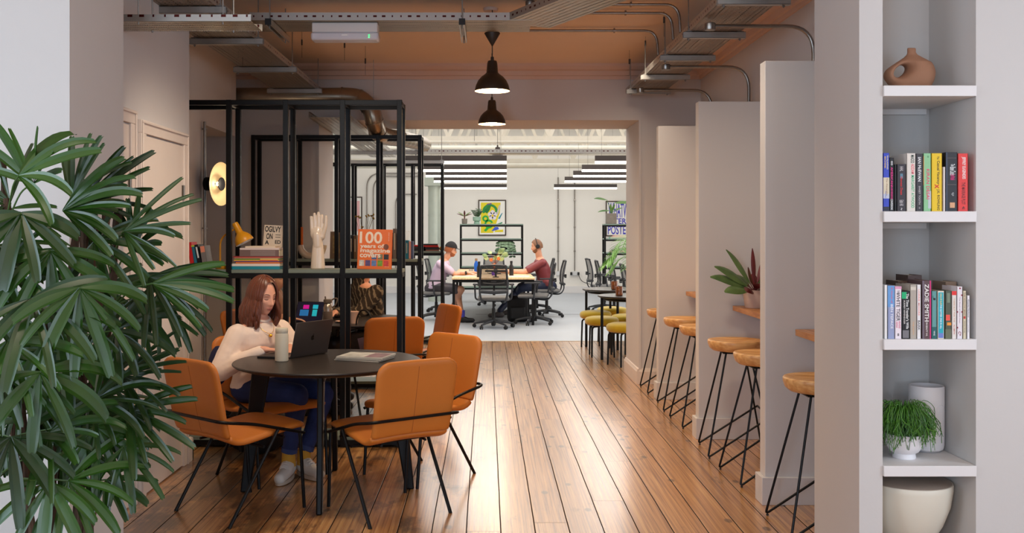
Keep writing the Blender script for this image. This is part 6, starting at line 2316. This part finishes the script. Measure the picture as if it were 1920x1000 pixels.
for i, (z, c, w, l_) in enumerate(((1.322, (90, 190, 160), .34, 'mint folder at the bottom of the pile on the right office shelf'), (1.347, (240, 200, 180), .30, 'peach folder in the pile on the right office shelf'), (1.367, (240, 150, 160), .26, 'pink folder topping the pile on the right office shelf'),
                                   (1.032, (240, 170, 170), .3, 'pink folder on the lower right office shelf'), (1.062, (70, 66, 64), .26, 'dark folder on the lower right office shelf'), (1.082, (236, 230, 226), .28, 'white folder topping the lower pile on the right office shelf'))):
    e = thing('folder', l_, 'folder', (posx(1158) + .02 * (i % 3), 19.84, z), 0, 'folders on the right office shelf')
    h = .024 if i in (0, 3) else .019
    MB().box(-w / 2, w / 2, 0, .23, 0, h - .001).build('cover', cm('folder_%d' % i, c), e, bevel=.001)
    MB().box(-w / 2 + .004, w / 2 - .004, -.002, .0, .004, h - .005).build('paper_edge', PAGES, e)
# areca palm in the foreground right of the office
e = thing('palm_plant', 'light green feathery palm in front of the right office shelf', 'plant', (2.22, 14.0, 0))
MB().lathe([(.001, 0), (.14, 0), (.18, .32), (.165, .32), (.001, .30)], 28).build('pot', POTW, e)
ARE = leaf_mat('areca_green', (60, 120, 30), (130, 180, 70), .4, 8)
random.seed(6)
for k in range(11):
    a = R(random.uniform(0, 360)) if k > 4 else R(random.uniform(150, 215))
    rch = random.uniform(.3, .42)
    top = random.uniform(1.0, 1.42)
    pts = curve([(0, 0, .3), (rch * .25 * math.cos(a), rch * .25 * math.sin(a), top * .65 + .3), (rch * .8 * math.cos(a), rch * .8 * math.sin(a), top), (rch * 1.3 * math.cos(a), rch * 1.3 * math.sin(a), top - .16)], 6)
    o = MB().tube(pts, .005, 5).build('frond_stem', ARE, e)
    mb = MB()
    sd = V((-math.sin(a), math.cos(a), 0))
    for q in range(7, len(pts)):
        dd = (pts[q] - pts[q - 1]).normalized()
        for s in (-1, 1):
            simple_leaf(mb, pts[q], dd * .8 + sd * s + V((0, 0, -.1)), .20, .02, nrm=(0, 0, 1), droop=.8, n=4)
    mb.build('leaflets', ARE, o, ang=70)

# posters on the far wall
def poster(label, x0, x1, z0, z1, y=22.798):
    e = thing('poster', label, 'poster', ((x0 + x1) / 2, y, z0))
    w, h = x1 - x0, z1 - z0
    mb = MB()
    for bx in ((-w / 2, w / 2, -.03, 0, 0, .025), (-w / 2, w / 2, -.03, 0, h - .025, h), (-w / 2, -w / 2 + .025, -.03, 0, .025, h - .025), (w / 2 - .025, w / 2, -.03, 0, .025, h - .025)):
        mb.box(*bx)
    mb.build('frame', mat('dark_wood_frame', (64, 50, 42), .5), e)
    s = MB().box(-w / 2 + .025, w / 2 - .025, -.02, -.001, .025, h - .025).build('sheet', cm('poster_white', (240, 238, 232), var=0), e)
    return e, s, w, h
e, s, w, h = poster('framed yellow abstract print with green loops and a white flower', -.205, .455, 1.365, 2.215)
def flat(poly, zoff, c, nm='print_shape'):
    MB().prism([(a, b) for a, b in poly], 0, .0008, Matrix.Translation((0, -.0205 - zoff * .001, h / 2)) @ Matrix.Rotation(R(90), 4, 'X')).build(nm, cm('pr_%02x%02x%02x' % c, c, var=.06, scale=6), s, smooth=False)
def ring(cx, cy, r0, r1, a0=0, a1=360, sx=1, n=26):
    A = [R(a0 + (a1 - a0) * q / n) for q in range(n + 1)]
    return [(cx + r1 * sx * math.cos(a), cy + r1 * math.sin(a)) for a in A] + [(cx + r0 * sx * math.cos(a), cy + r0 * math.sin(a)) for a in A[::-1]]
flat([(-.27, -.36), (.02, -.36), (.1, -.12), (.18, .12), (.2, .36), (-.27, .36)], 1, (226, 208, 24))
flat([(.05, -.34), (.26, -.34), (.26, -.28), (.08, -.3)], 1, (226, 208, 24))
flat(ring(-.05, .16, .11, .165, -20, 200, 1.1), 2, (30, 140, 60))
flat([(-.2, .16), (-.10, .28), (-.02, .30), (-.06, .18), (-.12, .10)], 2.5, (24, 120, 50))
flat([(-.14, .30), (-.02, .32), (-.01, .35), (-.12, .33)], 2.8, (110, 60, 150))
flat(ring(-.16, -.02, .035, .075, 0, 360), 3, (40, 170, 60))
flat(ring(-.08, -.15, .06, .105, 20, 345), 3, (40, 170, 60))
flat([(-.20, -.30), (-.15, -.33), (.0, -.17), (-.04, -.13)], 3.2, (40, 170, 60))
for k in range(5):
    a = R(90 + 72 * k)
    flat(ring(.01 + .065 * math.cos(a), .06 + .07 * math.sin(a), 0.001, .052, 0, 360, 1, 14), 4, (226, 220, 226))
flat(ring(.01, .05, .001, .026), 5, (236, 200, 40))
flat([(.10, .10), (.16, .30), (.20, .30), (.14, .08)], 4, (206, 196, 190))
flat([(.14, -.02), (.22, .10), (.25, .12), (.18, -.03)], 4, (40, 140, 160))
flat([(.08, -.16), (.24, -.10), (.24, -.13), (.1, -.19)], 4, (60, 150, 110))
flat([(-.02, -.32), (.06, -.22), (.14, -.22), (.16, -.27), (.08, -.30)], 4, (60, 90, 200))
e, s, w, h = poster('framed white poster with big violet-blue hand-drawn capitals', 2.82, 3.50, 1.35, 2.19)
VB = cm('violet_blue_ink', (70, 66, 186), var=0)
for txt, z, ww, hh in (('WHATWA', .62, .56, .36), ('TER', .36, .30, .13), ('POSTERS', .15, .58, .21)):
    letter('poster_lettering', txt, ww, hh, VB, s, (0, -.0215, z), (R(90), 0, 0), bold=.02)
e, s, w, h = poster('narrow framed pink print seen between the shelving posts', -3.28, -2.96, 1.35, 2.29)
MB().box(-.10, .10, -.022, -.02, .12, h - .10).build('print_shape', cm('pale_pink_print', (236, 176, 176), var=.2, scale=3), s)

# wall conduits and sockets
for px, l_, bx in ((1046.5, 'left of the two conduits dropping to a single socket on the far wall', 1), (1077.5, 'right of the two conduits dropping to a double socket on the far wall', 2)):
    x = (px - VX) / F * 22.78
    e = thing('conduit', l_, 'conduit', (x, 22.775, 0))
    MB().tube([(0, 0, .52), (0, 0, 2.75)], .012, 8).build('pipe', CONDUIT, e)
    for z in (.98, 1.55, 2.2):
        MB().box(-.022, .022, -.012, .024, z, z + .03).build('saddle', CONDUIT, e)
    mb = MB()
    if bx == 1:
        mb.box(-.045, .045, -.022, .024, .42, .52)
    else:
        mb.box(-.08, .08, -.022, .024, .42, .52)
    o = mb.build('socket', mat('socket_white', (214, 214, 214), .4), e, bevel=.006)
    if bx == 2:
        for xx in (-.10, .07):
            MB().box(xx - .01, xx + .04, -.07, -.023, .43, .50).build('plug', BLACKP, o, bevel=.008)
        MB().tube(curve([(.09, -.05, .43), (.18, -.08, .28), (.45, -.12, .2), (.8, -.2, .16), (1.1, -.3, .1)], 6), .008, 6).build('cable', BLACKP, o)
for i, px in enumerate((688, 700, 742)):
    x = (px - VX) / F * 22.77
    e = thing('conduit', ['leftmost bending conduit on the far wall, behind the shelving frames', 'middle bending conduit on the far wall, behind the shelving frames', 'shorter bending conduit on the far wall near the pale column duct'][i], 'conduit', (x, 22.77, 0))
    MB().tube(fillet([(0, 0, .5), (0, 0, [2.85, 2.78, 2.35][i]), ([1.2, 1.1, .5][i], 0, [2.85, 2.78, 2.35][i])], .35, 8), .014, 8).build('pipe', CONDUIT, e)
# vertical pale duct column
e = thing('ventilation_duct', 'vertical pale green round duct standing by the far wall', 'duct', ((814.5 - VX) / F * 20.2, 20.2, 0))
PG = mat('pale_galv_duct', (188, 198, 188), .4, metal=.35, var=.05)
mb = MB().lathe([(.001, 0), (.132, 0), (.132, 2.42), (.001, 2.42)], 32)
mb.build('pipe', PG, e)
for z in (.6, 1.2, 1.8, 2.4):
    MB().lathe([(.133, z), (.139, z), (.139, z + .02), (.133, z + .02)], 32).build('joint_ring', PG, e)
MB().box(-.20, .20, -.16, .16, 2.42, 2.60).build('plenum_box', PG, e, bevel=.004)

# suspended linear lights
LEDM = mat('led_diffuser', (255, 250, 242), .6, emit=7, ecol=(255, 247, 236), var=0)
def make_linear(label, x, y):
    e = thing('linear_light', label, 'linear light', (x, y, 2.43), 0, 'suspended linear office lights')
    MB().box(-.69, .69, -.035, .035, .0, .075).build('housing', mat('dark_grey_housing', (74, 68, 66), .5), e)
    MB().box(-.688, .688, -.034, .034, -.032, -.0005).build('diffuser', LEDM, e)
    for s in (-.6, .6):
        MB().tube([(s, 0, .075), (s, 0, 1.72)], .0016, 5).build('suspension_wire', BLACKP, e)
    return e
first = None
ords = ['nearest', 'second', 'third', 'fourth', 'rearmost']
for side, xs in (('left', lambda h: .245), ('right', lambda h: 0)):
    for i, d in enumerate((13.1, 14.9, 16.4, 18.2, 21.1)):
        x = (.04 * d / 2 - .69 - .0 + (.02 * d - .02 * d)) + .0 if side == 'left' else 1.475 + .69
        if side == 'left':
            x = (950 - VX) / F * d - .69
        lb = ords[i] + ' suspended linear light of the %s row in the office' % side
        if first is None:
            first = make_linear(lb, x, d)
        else:
            dup(first, (x, d, 2.43), 0, lb)
# office cable trays and ceiling pipes
tray('thin cable tray crossing the office above the nearest linear lights', (-3.6, 13.7, 2.58), (4.4, 13.7, 2.58), .3, SLOT)
for (y, z, r, l_) in ((15.3, 2.90, .012, 'thin pipe crossing under the first office truss'), (19.2, 2.78, .05, 'pale round pipe crossing the office above the third lights'), (17.2, 2.95, .06, 'wide pale pipe crossing the office under the second truss')):
    e = thing('ceiling_pipe', l_, 'pipe', (0, y, z))
    MB().tube([(-5.1, 0, 0), (5.9, 0, 0)], r, 14).build('pipe', mat('pale_pipe', (206, 204, 192), .5, metal=.2), e)
    for x in (-3, -.2, 2.8):
        MB().tube([(x, 0, 0), (x, 0, 4.15 - z)], .005, 6).build('hanger', ROD, e)
e = thing('ventilation_duct', 'rectangular galvanised duct high at the left of the office', 'duct', (-3.2, 12.6, 2.62))
MB().box(-1.2, 1.7, -.2, .2, 0, .28).build('casing', PG, e, bevel=.004)
for x in (-.6, .6, 1.5):
    MB().box(x, x + .03, -.21, .21, -.01, .29).build('joint_flange', PG, e)
strut('strut channel in the office below the left tray', -1.95, -.8, 11.3, 2.40, 4.15)
strut('second strut channel in the office beyond the opening', -1.85, -.55, 12.4, 2.37, 4.15)

# round high tables, tortoiseshell cups and mustard stools beside the jamb
def make_side_table(label, loc, r, group):
    e = thing('round_table', label, 'table', loc, 0, group)
    MB().lathe([(.001, .716), (r - .02, .716), (r, .726), (r, .738), (r - .003, .741), (.001, .741)], 64).build('tabletop', TABLET, e, ang=30)
    MB().tube([(.8 * r * math.cos(2 * PI * q / 40), .8 * r * math.sin(2 * PI * q / 40), .698) for q in range(40)], .014, 8, closed=True).build('ring_frame', BLACKM, e)
    for k in range(4):
        x, y = .88 * r * math.cos(k * PI / 2), .88 * r * math.sin(k * PI / 2)
        MB().tube([(x, y, 0), (x, y, .716)], .0165, 12).build('leg', BLACKM, e)
    return e
HT = make_side_table('black round table in front, beside the opening jamb', (1.67, 11.0, 0), .40, 'black round tables with mustard stools')
dup(HT, (1.62, 12.25, 0), 0, 'black round table behind, further from the opening jamb')
TORT = mat('tortoiseshell_glass', (120, 62, 20), .15, var=.9, scale=26, coat=.5)
for x, y, l_ in ((1.508, 10.95, 'tortoiseshell cup on the front black round table'), (1.60, 12.05, 'tortoiseshell cup on the rear black round table')):
    e = thing('cup', l_, 'cup', (x, y, .7412), 0, 'tortoiseshell cups')
    MB().lathe([(.001, 0), (.036, 0), (.041, .006), (.043, .1), (.04, .104), (.037, .098), (.034, .01), (.001, .01)], 28).build('tumbler', TORT, e)
MUST = mat('mustard_velvet', (186, 158, 20), .8, var=.04, sheen=.4)
def make_pouf(label, x, y):
    e = thing('stool', label, 'stool', (x, y, 0), 0, 'mustard upholstered stools')
    MB().lathe([(.001, .372), (.17, .372), (.192, .385), (.20, .41), (.198, .437), (.18, .456), (.14, .467), (.001, .472)], 40).build('cushion', MUST, e, ang=180)
    MB().lathe([(.001, .362), (.15, .362), (.15, .372), (.001, .372)], 32).build('seat_plate', BLACKM, e)
    for k in range(4):
        a = PI / 4 + k * PI / 2
        c, s = math.cos(a), math.sin(a)
        MB().tube(fillet([(.06 * c, .06 * s, .355), (.175 * c, .175 * s, .355), (.185 * c, .185 * s, .0)], .04, 6), .0105, 10).build('leg', BLACKM, e)
    return e
PF = make_pouf('mustard stool left front, nearest the wooden floor line', 1.355, 11.33)
for x, y, l_ in ((1.51, 10.55, 'front mustard stool, partly hidden by the opening jamb'), (1.375, 12.15, 'leftmost mustard stool under the rear round table'),
                 (1.70, 11.62, 'mustard stool between the two black round tables'), (1.66, 12.75, 'rearmost mustard stool behind the rear round table'), (1.95, 11.15, 'mustard stool mostly hidden at right of the front round table')):
    dup(PF, (x, y, 0), R(17 * x), l_)
# ================================================================ LIGHT AND CAMERA
def area(name, loc, rot, sx, sy, power, col, spread=180):
    l = bpy.data.lights.new(name, 'AREA')
    l.shape = 'RECTANGLE'
    l.size, l.size_y = sx, sy
    l.energy = power
    l.color = col
    l.spread = R(spread)
    o = bpy.data.objects.new(name, l)
    COL.objects.link(o)
    o.location = loc
    o.rotation_euler = rot
    return o

# daylight from tall windows in the wall behind the camera
area('window_daylight_left', (-2.2, -3.15, 1.6), (R(90), 0, R(0)), 1.6, 2.2, 130, (.62, .80, 1.0))
area('window_daylight_right', (1.9, -3.15, 1.6), (R(90), 0, R(0)), 1.6, 2.2, 62, (.62, .80, 1.0))
area('side_fill_left', (-4.15, 1.2, 1.7), (0, R(-90), 0), 2.0, 2.6, 92, (.66, .82, 1.0))  # added cool fill for pier sides and middle room, no known window
area('side_fill_right', (4.15, 1.2, 1.7), (0, R(90), 0), 2.0, 2.6, 92, (.66, .82, 1.0))  # matching added fill from the right, likewise no known window
# warm ceiling lamps of the front room
for x in (-1.8, 1.8):
    area('front_ceiling_lamp', (x, 1.6, 3.05), (0, 0, 0), .6, .6, 9, (1.0, .84, .68))
# warm spotlights on the ceiling of the middle room, above the frame
for x, y, tx, ty, pw in ((-1.0, 5.0, -1.0, 6.2, 125), (.6, 5.0, 1.6, 6.6, 75), (.9, 7.7, 1.7, 7.3, 40), (1.15, 7.75, 1.75, 9.6, 40)):
    l = bpy.data.lights.new('ceiling_spotlight', 'SPOT')
    l.energy = pw
    l.color = (1.0, .84, .64)
    l.spot_size = R(110)
    l.spot_blend = .8
    l.shadow_soft_size = .16
    l.specular_factor = .5
    o = bpy.data.objects.new('ceiling_spotlight', l)
    COL.objects.link(o)
    o.location = (x, y, 3.0)
    o.rotation_euler = (V((tx, ty, 0)) - V((x, y, 3.0))).to_track_quat('-Z', 'Y').to_euler()
# added office fill from overhead and the side; no such openings are known
area('office_top_fill', (0.4, 14.4, 4.1), (0, 0, 0), 8, 7, 330, (1.0, .985, .96))
area('office_top_fill_rear', (0.4, 20.4, 4.1), (0, 0, 0), 8, 3.5, 120, (1.0, .985, .96))
area('office_side_fill', (5.95, 13.5, 1.8), (0, R(90), 0), 2.2, 4, 60, (.9, .95, 1.0))
for d in (13.1, 14.9, 16.4, 18.2, 21.1):
    for x in ((950 - VX) / F * d - .69, 2.165):
        area('linear_light_glow', (x, d, 2.39), (0, 0, 0), 1.35, .06, 8, (1.0, .96, .91))

w = bpy.data.worlds.new('daylight')
SC.world = w
w.use_nodes = True
w.node_tree.nodes['Background'].inputs[0].default_value = (.75, .85, 1.0, 1)
w.node_tree.nodes['Background'].inputs[1].default_value = .4

cam = bpy.data.cameras.new('camera')
cam.sensor_fit = 'HORIZONTAL'
cam.sensor_width = 36
cam.lens = F / 1920 * 36
cam.shift_x = (960 - VX) / 1920
cam.shift_y = (VY - 500) / 1920
cam.clip_start = .05
co = bpy.data.objects.new('camera', cam)
COL.objects.link(co)
co.location = (0, 0, CH)
co.rotation_euler = (R(90), 0, 0)
SC.camera = co
SC.view_settings.view_transform = 'Standard'
SC.view_settings.look = 'None'
SC.view_settings.exposure = 0.0
SC.view_settings.gamma = 1
SC.view_settings.use_curve_mapping = False
SC.cycles.max_bounces = 8
SC.cycles.diffuse_bounces = 5
SC.cycles.glossy_bounces = 4
SC.cycles.sample_clamp_indirect = 6
SC.cycles.caustics_reflective = False
SC.cycles.caustics_refractive = False
